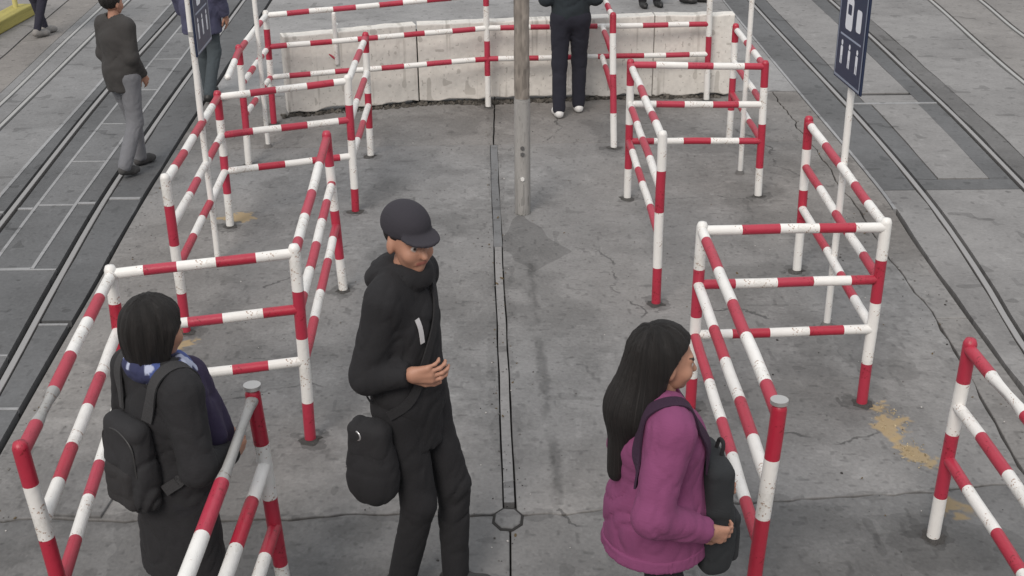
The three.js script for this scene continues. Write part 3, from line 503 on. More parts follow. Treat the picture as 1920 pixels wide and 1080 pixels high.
// ---------------------------------------------------------------- sign poles
const signMap = (flip) => {
  const W = 512, H = 1024, cv = document.createElement('canvas'); cv.width = W; cv.height = H; const c = cv.getContext('2d');
  c.fillStyle = '#1d2c4a'; c.fillRect(0, 0, W, H); c.strokeStyle = '#8d97a8'; c.lineWidth = 14; c.strokeRect(14, 14, W - 28, H - 28);
  c.fillStyle = '#e9edf4';
  const rr = (x, y, w, h, r) => { c.beginPath(); c.moveTo(x + r, y); c.arcTo(x + w, y, x + w, y + h, r); c.arcTo(x + w, y + h, x, y + h, r); c.arcTo(x, y + h, x, y, r); c.arcTo(x, y, x + w, y, r); c.fill(); };
  const fig = (x, y, s) => { c.beginPath(); c.arc(x, y, 20 * s, 0, 7); c.fill(); rr(x - 26 * s, y + 24 * s, 52 * s, 74 * s, 14 * s); rr(x - 24 * s, y + 86 * s, 20 * s, 70 * s, 6 * s); rr(x + 4 * s, y + 86 * s, 20 * s, 70 * s, 6 * s); };
  for (const x of [110, 256, 402]) fig(x, 800, 0.82);                             // row of three figures
  rr(130, 520, 130, 190, 26); rr(330, 560, 90, 130, 20);                          // large panel and a smaller one
  c.fillStyle = '#1d2c4a'; rr(160, 560, 70, 60, 10); c.fillStyle = '#9aa5b8'; rr(60, 745, 392, 12, 5); rr(60, 470, 392, 12, 5);
  c.fillStyle = '#e9edf4'; rr(80, 330, 330, 44, 12); rr(80, 400, 230, 40, 12); fig(150, 110, 1.05); rr(260, 100, 150, 150, 24);
  const t = new THREE.CanvasTexture(cv); t.colorSpace = THREE.SRGBColorSpace; t.anisotropy = 8; return t;
};
const signFace = new THREE.MeshStandardMaterial({ map: signMap(), roughness: 0.45 }), navy = mat(0.015, 0.025, 0.06, { roughness: 0.5 });
function signPole(x, z, h, label, board) {
  const g = thing('sign_pole', label, 'sign pole', 'white sign poles in the barrier lines', [x, 0, -z]);
  part('pole', pipeGeo([0, h, 0], [0, -0.04, 0], 0.021, 'W', [], '', true, false), pipeMat, g);
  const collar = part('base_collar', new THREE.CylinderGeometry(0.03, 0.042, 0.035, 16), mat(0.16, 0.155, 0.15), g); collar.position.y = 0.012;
  if (board) {
    const { side, y0, hh, w, yaw, dz = 0 } = board, b = part('sign_board', new RoundedBoxGeometry(0.014, hh, w, 2, 0.005), navy, g); b.position.set(-side * 0.03, y0 + hh / 2, dz); b.rotation.y = yaw;
    const fg = new THREE.PlaneGeometry(w - 0.012, hh - 0.012); fg.rotateY(-side * Math.PI / 2); fg.translate(-side * 0.0085, 0, 0); part('pictogram_face', fg, signFace, b);
    for (const yy of [-hh * 0.36, hh * 0.3]) { const q = new THREE.BoxGeometry(0.05, 0.03, 0.05); q.translate(side * 0.03, yy, -dz); part('clamp', q, bareMat, b); }
  }
}
signPole(1.985, 6.9, 2.62, 'white sign pole with a blue pictogram board, near the patched track', { side: 1, y0: 1.55, hh: 1.0, w: 0.51, yaw: 0.04 });
signPole(-2.115, 8.07, 2.55, 'white sign pole with a blue pictogram board, near the framed panel track', { side: -1, y0: 1.5, hh: 1.0, w: 0.54, yaw: 0.05, dz: -0.17 });
signPole(1.965, 9.91, 2.5, 'plain white pole without a board, inside the striped barrier near the patched track');
signPole(-2.245, 10.81, 2.4, 'plain white pole without a board, by the wall barrier corner near the framed panel track');
// ---------------------------------------------------------------- yellow kerb fence far off
{
  const f = thing('kerb_fence', 'white rail fence on a yellow painted kerb, far beyond the tracks at the frame corner', 'fence', null, [-6.75, 0, -16]);
  const yel = mat(0.62, 0.55, 0.16, { roughness: 0.8, map: asphaltMap }), ym = mat(0.55, 0.5, 0.2, { roughness: 0.7 });
  const k = part('kerb', new RoundedBoxGeometry(0.28, 0.16, 6, 2, 0.02), yel, f); k.position.set(-0.02, 0.08, 1.9); 
  for (let i = 0; i < 4; i++) { const q = part('post', new THREE.CylinderGeometry(0.035, 0.035, 0.5, 14), ym, f); q.position.set(-0.04, 0.4, -0.85 + i * 1.5); }
  part('rail', pipeGeo([-0.04, 0.66, -1.0], [-0.04, 0.66, 4.8], 0.05, 'W', [], '', true, true), pipeMat, f);
}
// ---------------------------------------------------------------- people: smooth distance fields meshed by surface nets
function surfaceNets(f, lo, hi, cell, colour) {
  const nx = Math.ceil((hi[0] - lo[0]) / cell) + 1, ny = Math.ceil((hi[1] - lo[1]) / cell) + 1, nz = Math.ceil((hi[2] - lo[2]) / cell) + 1;
  const D = new Float32Array(nx * ny * nz), id = (i, j, k) => (k * ny + j) * nx + i;
  const B = 5, reach = B * cell * 1.9 + 0.03;
  for (let k0 = 0; k0 < nz; k0 += B) for (let j0 = 0; j0 < ny; j0 += B) for (let i0 = 0; i0 < nx; i0 += B) {
    const h = (B - 1) / 2, m = f(lo[0] + (i0 + h) * cell, lo[1] + (j0 + h) * cell, lo[2] + (k0 + h) * cell), far = m > reach || m < -reach;
    for (let k = k0; k < Math.min(nz, k0 + B); k++) for (let j = j0; j < Math.min(ny, j0 + B); j++) for (let i = i0; i < Math.min(nx, i0 + B); i++) D[id(i, j, k)] = far ? m : f(lo[0] + i * cell, lo[1] + j * cell, lo[2] + k * cell);
  }
  const V = new Int32Array(nx * ny * nz).fill(-1), pos = [], idx = [], c = new Float32Array(8);
  for (let k = 0; k < nz - 1; k++) for (let j = 0; j < ny - 1; j++) for (let i = 0; i < nx - 1; i++) {
    const o = (k * ny + j) * nx + i, o2 = o + nx * ny; c[0] = D[o]; c[1] = D[o + 1]; c[2] = D[o + nx]; c[3] = D[o + nx + 1]; c[4] = D[o2]; c[5] = D[o2 + 1]; c[6] = D[o2 + nx]; c[7] = D[o2 + nx + 1];
    let neg = 0; for (let q = 0; q < 8; q++) if (c[q] < 0) neg++; if (neg === 0 || neg === 8) continue;
    let x = 0, y = 0, z = 0, n = 0;
    for (let a = 0; a < 8; a++) for (const bit of [1, 2, 4]) { if (a & bit) continue; const b = a | bit, da = c[a], db = c[b]; if ((da < 0) === (db < 0)) continue; const t = da / (da - db); x += (a & 1) + (bit === 1 ? t : 0); y += ((a >> 1) & 1) + (bit === 2 ? t : 0); z += ((a >> 2) & 1) + (bit === 4 ? t : 0); n++; }
    V[id(i, j, k)] = pos.length / 3; pos.push(lo[0] + (i + x / n) * cell, lo[1] + (j + y / n) * cell, lo[2] + (k + z / n) * cell);
  }
  const quad = (a, b, c, d, fl) => { if (a < 0 || b < 0 || c < 0 || d < 0) return; fl ? idx.push(a, b, c, a, c, d) : idx.push(a, c, b, a, d, c); };
  for (let k = 1; k < nz - 1; k++) for (let j = 1; j < ny - 1; j++) for (let i = 1; i < nx - 1; i++) {
    const s = D[id(i, j, k)] < 0;
    if (s !== (D[id(i + 1, j, k)] < 0)) quad(V[id(i, j - 1, k - 1)], V[id(i, j, k - 1)], V[id(i, j, k)], V[id(i, j - 1, k)], s);
    if (s !== (D[id(i, j + 1, k)] < 0)) quad(V[id(i - 1, j, k - 1)], V[id(i - 1, j, k)], V[id(i, j, k)], V[id(i, j, k - 1)], s);
    if (s !== (D[id(i, j, k + 1)] < 0)) quad(V[id(i - 1, j - 1, k)], V[id(i, j - 1, k)], V[id(i, j, k)], V[id(i - 1, j, k)], s);
  }
  const g = new THREE.BufferGeometry(); g.setAttribute('position', new THREE.Float32BufferAttribute(pos, 3)); g.setIndex(idx); g.computeVertexNormals();
  const uv = new Float32Array(pos.length / 3 * 2); for (let i = 0; i < pos.length / 3; i++) { uv[2 * i] = (pos[3 * i] + pos[3 * i + 2] * 0.7) * 2; uv[2 * i + 1] = pos[3 * i + 1] * 2; } g.setAttribute('uv', new THREE.BufferAttribute(uv, 2));
  if (colour) { const c = new Float32Array(pos.length); for (let i = 0; i < pos.length; i += 3) { const q = colour(pos[i], pos[i + 1], pos[i + 2]); c[i] = q[0]; c[i + 1] = q[1]; c[i + 2] = q[2]; } g.setAttribute('color', new THREE.BufferAttribute(c, 3)); }
  return g;
}
const hy2 = (a, b) => Math.sqrt(a * a + b * b), hy3 = (a, b, c) => Math.sqrt(a * a + b * b + c * c);
const smin = (a, b, k) => { const h = Math.max(k - Math.abs(a - b), 0) / k; return Math.min(a, b) - h * h * k * 0.25; };
const smax = (a, b, k) => -smin(-a, -b, k);
const cap = (a, b, ra, rb, fz = 1) => { const dx = b[0] - a[0], dy = b[1] - a[1], dz = b[2] - a[2], L = dx * dx + dy * dy + dz * dz || 1e-6; return (x, y, z) => { const px = x - a[0], py = y - a[1], pz = z - a[2], t = clamp((px * dx + py * dy + pz * dz) / L); return hy3(px - t * dx, py - t * dy, (pz - t * dz) * fz) - (ra + (rb - ra) * t); }; };
const ell = (c, r) => { const m = Math.min(...r); return (x, y, z) => { const k = hy3((x - c[0]) / r[0], (y - c[1]) / r[1], (z - c[2]) / r[2]); return (k - 1) * m * (0.6 + 0.4 * Math.min(1, k)); }; };
const uni = (k, ...fs) => (x, y, z) => { let d = fs[0](x, y, z); for (let i = 1; i < fs.length; i++) d = smin(d, fs[i](x, y, z), k); return d; };
const rbox = (c, h, r) => (x, y, z) => { const qx = Math.abs(x - c[0]) - h[0] + r, qy = Math.abs(y - c[1]) - h[1] + r, qz = Math.abs(z - c[2]) - h[2] + r; return hy3(Math.max(qx, 0), Math.max(qy, 0), Math.max(qz, 0)) + Math.min(Math.max(qx, qy, qz), 0) - r; };
const folds = (f, A, s = 1, sx = 9, sy = 17) => (x, y, z) => { const d = f(x, y, z); if (d > 0.05 || d < -0.05) return d; const w = n3(x * 7, y * 7, z * 7), m = n3(x * sx * 0.55 * s + w + 3, y * sy * 0.6 * s + x * 5 + w * 1.5, z * sx * 0.55 * s), k = n3(x * 17 * s + 40, y * 12 * s - (x + z) * 11, z * 17 * s + 7), c1 = 1 - Math.min(1, Math.abs(m) * 2.6), c2 = 1 - Math.min(1, Math.abs(k) * 2.2); return d + A * (1.15 * c1 * c1 * c1 * (0.45 + 0.55 * n3(x * 5 + 9, y * 4, z * 5)) + 0.4 * c2 * c2 * c2 - 0.2 + 0.2 * w); };
const add3 = (a, b, t = 1) => [a[0] + b[0] * t, a[1] + b[1] * t, a[2] + b[2] * t];
const sub3 = (a, b) => [a[0] - b[0], a[1] - b[1], a[2] - b[2]];
const nrm = a => { const l = Math.hypot(...a) || 1; return [a[0] / l, a[1] / l, a[2] / l]; };
const crs = (a, b) => [a[1] * b[2] - a[2] * b[1], a[2] * b[0] - a[0] * b[2], a[0] * b[1] - a[1] * b[0]];
// nominal figure 1.75 m tall, facing +z, its left hand towards +x
function joints(o = {}) {
  return { hL: [0.09, 0.93, 0], kL: [0.1, 0.51, 0.02], aL: [0.1, 0.085, -0.02], hR: [-0.09, 0.93, 0], kR: [-0.1, 0.51, 0.02], aR: [-0.1, 0.085, -0.02],
    sL: [0.175, 1.425, -0.01], eL: [0.235, 1.14, -0.03], wL: [0.245, 0.9, 0.06], sR: [-0.175, 1.425, -0.01], eR: [-0.235, 1.14, -0.03], wR: [-0.245, 0.9, 0.06],
    tL: [0.1, 0.03, 0.15], tR: [-0.1, 0.03, 0.15], stout: 1, headYaw: 0, headPitch: 0, curl: 0.35, lean: 0, ...o };
}
const SKIN = [0.42, 0.22, 0.15];
const turnHead = (J) => { const c = Math.cos(J.headYaw), s = Math.sin(J.headYaw), p = J.headPitch, cp = Math.cos(p), sp = Math.sin(p), P = [0, 1.5, 0];
  return (x, y, z) => { x -= P[0]; y -= P[1]; z -= P[2] + J.lean; let X = x * c - z * s, Z = x * s + z * c; let Y = y * cp + Z * sp; Z = -y * sp + Z * cp; return [X + P[0], Y + P[1], Z + P[2]]; }; };
function headField() {
  const base = uni(0.025, ell([0, 1.655, -0.014], [0.074, 0.096, 0.094]), ell([0, 1.6, 0.028], [0.06, 0.085, 0.066]), ell([0, 1.552, 0.042], [0.04, 0.032, 0.042]));
  const nose = cap([0, 1.63, 0.088], [0, 1.592, 0.11], 0.008, 0.013), brow = cap([-0.036, 1.645, 0.078], [0.036, 1.645, 0.078], 0.013, 0.013), lip = cap([-0.019, 1.561, 0.084], [0.019, 1.561, 0.084], 0.008, 0.008), chin = ell([0, 1.53, 0.07], [0.02, 0.016, 0.018]);
  const eyeS = ell([0.032, 1.626, 0.1], [0.019, 0.013, 0.016]), eyeB = ell([0.031, 1.625, 0.082], [0.0125, 0.0115, 0.012]), ear = ell([0.076, 1.608, -0.004], [0.011, 0.031, 0.019]), cheek = ell([0.036, 1.59, 0.07], [0.024, 0.022, 0.02]);
  return (x, y, z) => { const ax = Math.abs(x); let d = base(x, y, z); if (d > 0.08) return d; d = smin(d, brow(x, y, z), 0.02); d = smin(d, cheek(ax, y, z), 0.03); d = smin(d, nose(x, y, z), 0.014); d = smin(d, lip(x, y, z), 0.01); d = smin(d, chin(x, y, z), 0.015); d = smax(d, -eyeS(ax, y, z), 0.012); d = Math.min(d, eyeB(ax, y, z)); return smin(d, ear(ax, y, z), 0.012); };
}
function headColour(x, y, z) {
  const ax = Math.abs(x); if (z > 0.06 && hy2(ax - 0.031, y - 1.625) < 0.012) return hy2(ax - 0.031, y - 1.625) < 0.0065 ? [0.02, 0.012, 0.01] : [0.5, 0.46, 0.43];
  if (z > 0.06 && ax > 0.012 && ax < 0.05 && Math.abs(y - 1.651) < 0.006) return [0.03, 0.02, 0.016];
  if (z > 0.06 && ax < 0.024 && Math.abs(y - 1.561) < 0.008) return [0.36, 0.13, 0.1];
  return SKIN;
}
function handField(w, dir, palmN, side, curl) {               // side +1: thumb towards +v
  const u = nrm(dir), v = nrm(crs(palmN, u)).map(q => q * side), n = nrm(crs(u, v)).map(q => q * side);
  const P = (a, b, c) => [w[0] + u[0] * a + v[0] * b + n[0] * c, w[1] + u[1] * a + v[1] * b + n[1] * c, w[2] + u[2] * a + v[2] * b + n[2] * c];
  const fs = [cap(P(-0.03, 0, 0), P(0.015, 0, 0), 0.024, 0.024), cap(P(0.02, 0.02, 0), P(0.085, 0.028, 0), 0.016, 0.014), cap(P(0.02, -0.016, 0), P(0.08, -0.026, 0), 0.016, 0.013), cap(P(0.02, 0, 0), P(0.085, 0.002, 0), 0.018, 0.015)];
  const palm = uni(0.02, ...fs), fing = [];
  [[0.03, 0.038, 1], [0.01, 0.043, 1.03], [-0.011, 0.04, 1], [-0.031, 0.031, 0.95]].forEach(([b, l], i) => { let p = P(0.088 - Math.abs(b) * 0.25, b, 0), a = curl * 0.7 + i * 0.06, r = i === 3 ? 0.0075 : 0.0088; for (let k = 0; k < 3; k++) { const L = l * (k ? (k === 1 ? 0.68 : 0.52) : 1), q = [0, 1, 2].map(m => p[m] + (u[m] * Math.cos(a) + n[m] * Math.sin(a) + v[m] * b * 1.2) * L); fing.push(cap(p, q, r, r * 0.9)); p = q; a += curl; r *= 0.92; } });
  const th = [P(0.018, 0.03, 0.004), P(0.052, 0.058, 0.016), P(0.082, 0.066, 0.026), P(0.104, 0.064, 0.034)]; for (let k = 0; k < 3; k++) fing.push(cap(th[k], th[k + 1], [0.013, 0.0105, 0.0092][k], [0.0105, 0.0092, 0.008][k]));
  return { f: (x, y, z) => { let d = palm(x, y, z); for (const q of fing) { const e = q(x, y, z); d = e < d + 0.01 ? smin(d, e, 0.006) : d; } return d; }, c: P(0.07, 0, 0.02) };
}
const skinMat = new THREE.MeshPhysicalMaterial({ vertexColors: true, roughness: 0.55, sheen: 0.2 });
function bodyGeo(J, cell, fine) {
  const st = J.stout, f = uni(0.05, ell([0, 0.97, 0], [0.15, 0.11, 0.1 * st]), ell([0, 1.11, 0.005], [0.135, 0.13, 0.095 * st]), ell([0, 1.28, 0], [0.15, 0.16, 0.105 * st]), cap(J.sL, J.sR, 0.05, 0.05), cap([0, 1.38, -0.01], [0, 1.55, 0.005 + J.lean], 0.058, 0.05),
    cap(J.hL, J.kL, 0.072, 0.044), cap(J.kL, J.aL, 0.044, 0.03), cap(J.hR, J.kR, 0.072, 0.044), cap(J.kR, J.aR, 0.044, 0.03), cap(add3(J.aL, [0, -0.03, 0]), J.tL, 0.026, 0.016), cap(add3(J.aR, [0, -0.03, 0]), J.tR, 0.026, 0.016),
    cap(J.sL, J.eL, 0.048, 0.038), cap(J.eL, J.wL, 0.036, 0.024), cap(J.sR, J.eR, 0.048, 0.036), cap(J.eR, J.wR, 0.036, 0.024));
  const g = [surfaceNets(f, [-0.55, -0.02, -0.5], [0.55, 1.6, 0.5], cell, () => SKIN)];
  const T = turnHead(J), hf = headField(), hc = fine ? 0.0045 : 0.008;
  g.push(surfaceNets((x, y, z) => { const q = T(x, y, z); return hf(q[0], q[1], q[2]); }, [-0.13, 1.49, -0.14 + J.lean], [0.13, 1.77, 0.15 + J.lean], hc, (x, y, z) => headColour(...T(x, y, z))));
  for (const s of [1, -1]) { const w = s > 0 ? J.wL : J.wR, e = s > 0 ? J.eL : J.eR, d = nrm(sub3(w, e)), pn = s > 0 ? (J.pnL || [-1, 0, 0]) : (J.pnR || [1, 0, 0]); const h = handField(w, d, pn, s > 0 ? -1 : 1, J.curl); g.push(surfaceNets(h.f, h.c.map(q => q - 0.14), h.c.map(q => q + 0.14), fine ? 0.0042 : 0.009, () => SKIN)); }
  return mergeGeometries(g);
}
// clothing fields
function topField(J, o) {                                        // jacket, sweater or coat
  const st = J.stout, t = o.t || 0.022, fs = [ell([0, 0.98, 0], [0.15 + t, 0.14, (0.1 + t) * st]), ell([0, 1.12, 0.004], [0.14 + t, 0.15, (0.1 + t) * st]), ell([0, 1.29, 0], [0.15 + t, 0.165, (0.105 + t) * st]), cap(J.sL, J.sR, 0.055 + t * 0.7, 0.055 + t * 0.7), cap(add3(J.sL, [-0.09, 0.045, 0]), add3(J.sR, [0.09, 0.045, 0]), 0.05 + t * 0.4, 0.05 + t * 0.4)];
  const torso = uni(0.07, ...fs);
  const skirt = o.skirt ? cap([0, 0.98, 0], [0, o.hem - 0.05, o.skirtZ || 0], 0.155 + t, o.skirt, 1.3 / st) : null;
  const arm = s => { const S = s > 0 ? J.sL : J.sR, E = s > 0 ? J.eL : J.eR, W = s > 0 ? J.wL : J.wR, C = add3(W, nrm(sub3(W, E)), -0.01); return uni(0.03, cap(S, E, 0.056 + t * 0.8, 0.05 + t * 0.6), cap(E, C, 0.05 + t * 0.6, 0.034 + t * 0.5)); };
  const aL = arm(1), aR = arm(-1), hemR = 0.02;
  const cuff = s => { const E = s > 0 ? J.eL : J.eR, W = s > 0 ? J.wL : J.wR, d = nrm(sub3(W, E)); return (x, y, z) => (x - W[0]) * d[0] + (y - W[1]) * d[1] + (z - W[2]) * d[2] - 0.0; };
  const cL = cuff(1), cR = cuff(-1);
  const f = (x, y, z) => { let d = torso(x, y, z); if (skirt) d = smin(d, skirt(x, y, z), 0.06); d = smax(d, o.hem + (o.hemSlope || 0) * z - y, hemR); const a = smax(aL(x, y, z), cL(x, y, z), 0.012), b = smax(aR(x, y, z), cR(x, y, z), 0.012); d = smin(d, a, 0.035); d = smin(d, b, 0.035); const nk = hy2(x, (z - 0.012) * 0.95) - (o.neck || 0.07); return smax(d, -Math.max(nk, 1.43 - y + (o.vneck || 0) * Math.max(0, z) * -1), 0.012); };
  return folds(f, o.fold || 0.011, 1);
}
function trouserField(J, o = {}) {
  const w = o.w || 0, L = s => { const H = s > 0 ? J.hL : J.hR, K = s > 0 ? J.kL : J.kR, A = s > 0 ? J.aL : J.aR; return uni(0.03, cap(H, K, 0.098 + w, 0.07 + w), cap(K, A, 0.07 + w, 0.058 + w * 1.3)); };
  const a = L(1), b = L(-1), hip = ell([0, 0.97, 0], [0.168 + w, 0.13, 0.122 * J.stout + w]);
  const f = (x, y, z) => { let d = Math.min(smin(a(x, y, z), hip(x, y, z), 0.06), smin(b(x, y, z), hip(x, y, z), 0.06)); return smax(smax(d, y - (o.top || 1.04), 0.01), 0.045 - y, 0.01); };
  return folds(f, o.fold || 0.012, 1, 8, 20);
}
function shoeGeo(A, T, cell) {
  const heel = [A[0], 0.045, A[2] - 0.035], d = nrm([T[0] - A[0], 0, T[2] - A[2]]), y0 = A[1] - 0.085;
  const f = uni(0.03, cap(add3(heel, [0, y0, 0]), [T[0] - d[0] * 0.05, 0.042 + y0 * 0.3, T[2] - d[2] * 0.05], 0.042, 0.044), cap([T[0] - d[0] * 0.05, 0.038 + y0 * 0.3, T[2] - d[2] * 0.05], [T[0], 0.034 + y0 * 0.3, T[2]], 0.044, 0.034), cap(A, add3(A, [0, -0.04, 0.02]), 0.045, 0.045));
  const base = Math.min(0, y0); return surfaceNets((x, y, z) => smax(f(x, y, z), 0.004 + Math.max(0, y0 * 0.3) - y, 0.01), [Math.min(A[0], T[0]) - 0.08, -0.01, Math.min(A[2], T[2]) - 0.12], [Math.max(A[0], T[0]) + 0.08, 0.2 + Math.max(0, y0), Math.max(A[2], T[2]) + 0.08], cell);
}
const box = (J, o = {}) => [[-0.46, 0, -0.46], [0.46, 1.62, 0.5]];
function shortHair(J, long = 0) {
  const T = turnHead(J), b = long > 0.05 ? 0.012 : 0, tight = long < 0 ? -0.009 : 0, cut = 0.055 + b * 2.4, nape = uni(0.05, ell([0, 1.6, -0.05], [0.085, 0.075, 0.075]), ell([0, 1.525, -0.062], [0.07, 0.07, 0.05])), lock = cap([0.082, 1.65, 0.005], [0.074, 1.53, -0.015], 0.022, 0.02), s = ell([0, 1.668, -0.02], [0.088 + b + tight, 0.102 + b * 0.6 + tight, 0.108 + b + tight]);
  return (x, y, z) => { const [X, Y, Z] = T(x, y, z); let d = s(X, Y, Z); d = smax(d, Z - cut - (Y - 1.66) * (b ? 0.1 : 0.35), 0.02); d = smax(d, (1.57 - Math.max(0, long)) - Y + Math.max(0, Z + 0.02) * (b ? 0.35 : 0.9), 0.02); if (b) d = smin(smin(d, nape(X, Y, Z), 0.05), lock(Math.abs(X), Y, Z), 0.03); const an = Math.atan2(X, Z + 0.03); return d + 0.003 * n3(an * 8, Y * 6, 2) + 0.002 * n3(an * 24, Y * 5, 7) + 0.0015 * n3(X * 80, Y * 20, Z * 80); };
}
const weave = tex(256, 256, (i, j) => 0.5 + 0.22 * n2(i / 2, j / 2, 128) + 0.2 * n2(i / 16, j / 16, 16) + 0.08 * ((i + j) % 2), { srgb: false }); 
const cloth = (r, g, b, o = {}) => { const m = new THREE.MeshPhysicalMaterial({ roughness: 0.92, bumpMap: weave, bumpScale: 0.0015, sheen: 0.25, sheenRoughness: 0.6, ...o }); m.color.setRGB(r, g, b); m.sheenColor.setRGB(r * 2 + 0.01, g * 2 + 0.01, b * 2 + 0.01); return m; };
function person(label, { at: [x, z], yaw, h = 1.75, J: jo, cell = 0.012, top, topM, topName = 'jacket', legs, legM, shoeM, hairM, hair = true, hairLong = 0, fine = true, hemBand = false, group = 'people walking at the crossing' }) {
  const J = joints(jo), s = h / 1.75, g = thing('person', label, 'person', group, [x, 0, -z]); g.rotation.y = yaw; 
  const put = (name, geo, m, par = g) => { geo.scale(s, s, s); return part(name, geo, m, par); };
  put('body', bodyGeo(J, cell, fine), skinMat);
  const clothes = put(topName, surfaceNets(topField(J, top), ...box(J), fine ? 0.0095 : 0.013), topM);
  put('trousers', surfaceNets(trouserField(J, legs), [-0.36, 0, -0.5], [0.36, 1.1, 0.5], fine ? 0.011 : 0.013), legM);
  if (hemBand) { const F = topField(J, { ...top, fold: 0.006 }), y0 = top.hem; put('hem_band', surfaceNets((x, y, z) => smax(F(x, y, z) - 0.005 + 0.002 * Math.sin(Math.atan2(x, z) * 90), Math.abs(y - y0 - 0.03) - 0.028, 0.008), [-0.3, y0 - 0.02, -0.3], [0.3, y0 + 0.08, 0.3], 0.008), topM); }
  put('shoe', shoeGeo(J.aL, J.tL, 0.009), shoeM); put('shoe', shoeGeo(J.aR, J.tR, 0.009), shoeM);
  if (hair) put('hair', hairUV(surfaceNets(shortHair(J, hairLong), [-0.14, 1.52 - Math.max(0, hairLong), -0.17 + J.lean], [0.14, 1.8, 0.13 + J.lean], fine ? 0.005 : 0.009)), hairM);
  return { g, J, s, put, f: topField(J, { ...top, fold: 0.0001 }) };
}
const hairUV = (g) => { const p = g.attributes.position, u = g.attributes.uv; for (let i = 0; i < p.count; i++) u.setXY(i, Math.atan2(p.getX(i), -(p.getZ(i) + 0.03)) * 0.8, p.getY(i) * 0.7); return g; };
const strand = tex(512, 128, (i, j) => 0.55 + 0.3 * n2(i / 2.2, j / 40) + 0.2 * n2(i / 7, j / 60 + 9), { srgb: false, rx: 2, ry: 1 });
const black = cloth(0.014, 0.014, 0.016), blackShoe = mat(0.02, 0.02, 0.02, { roughness: 0.5 }), hairDark = mat(0.02, 0.0165, 0.015, { roughness: 0.6, bumpMap: strand, bumpScale: 0.003, map: strand }), whiteShoe = mat(0.7, 0.7, 0.69, { roughness: 0.5 });
// a worn bag is its own thing
function ribbon(pts, w, t, f, gap = 0.006) {                       // webbing strap that lies on the surface of field f
  const e = 0.004, g = (p) => nrm([f(p[0] + e, p[1], p[2]) - f(p[0] - e, p[1], p[2]), f(p[0], p[1] + e, p[2]) - f(p[0], p[1] - e, p[2]), f(p[0], p[1], p[2] + e) - f(p[0], p[1], p[2] - e)]);
  const C = new THREE.CatmullRomCurve3(pts.map(p => V3(...p))).getPoints(48).map(v => [v.x, v.y, v.z]);
  const Q = C.map(p => { for (let k = 0; k < 5; k++) p = add3(p, g(p), -(f(...p) - gap - t / 2) * 0.8); return p; });
  const S = Q.map((p, i) => { let q = [0, 0, 0], n = 0; for (let k = -2; k <= 2; k++) if (Q[i + k]) { q = add3(q, Q[i + k]); n++; } return q.map(v => v / n); });
  const pos = [], idx = [], uv = [];
  S.forEach((p, i) => { const a = S[Math.max(0, i - 1)], b = S[Math.min(S.length - 1, i + 1)], T = nrm(sub3(b, a)), N = g(p), Bn = nrm(crs(T, N));
    for (const [u, v] of [[-1, -1], [-1, 1], [1, 1], [1, -1]]) { const q = add3(add3(p, Bn, u * w / 2), N, v * t / 2); pos.push(...q); uv.push(u, i / 6); }
    if (i) for (let k = 0; k < 4; k++) { const o = (i - 1) * 4, k2 = (k + 1) % 4; idx.push(o + k, o + 4 + k, o + k2, o + k2, o + 4 + k, o + 4 + k2); } });
  const G2 = new THREE.BufferGeometry(); G2.setAttribute('position', new THREE.Float32BufferAttribute(pos, 3)); G2.setAttribute('uv', new THREE.Float32BufferAttribute(uv, 2)); G2.setIndex(idx); const h = G2.toNonIndexed(); h.computeVertexNormals(); return h;
}
function bagAt(name, label, category, par, build) { const t = thing(name, label, category, null, [par.g.position.x, 0, par.g.position.z]); t.rotation.y = par.g.rotation.y; build((n, geo, m) => { geo.scale(par.s, par.s, par.s); return part(n, geo, m, t); }, par.J); return t; }

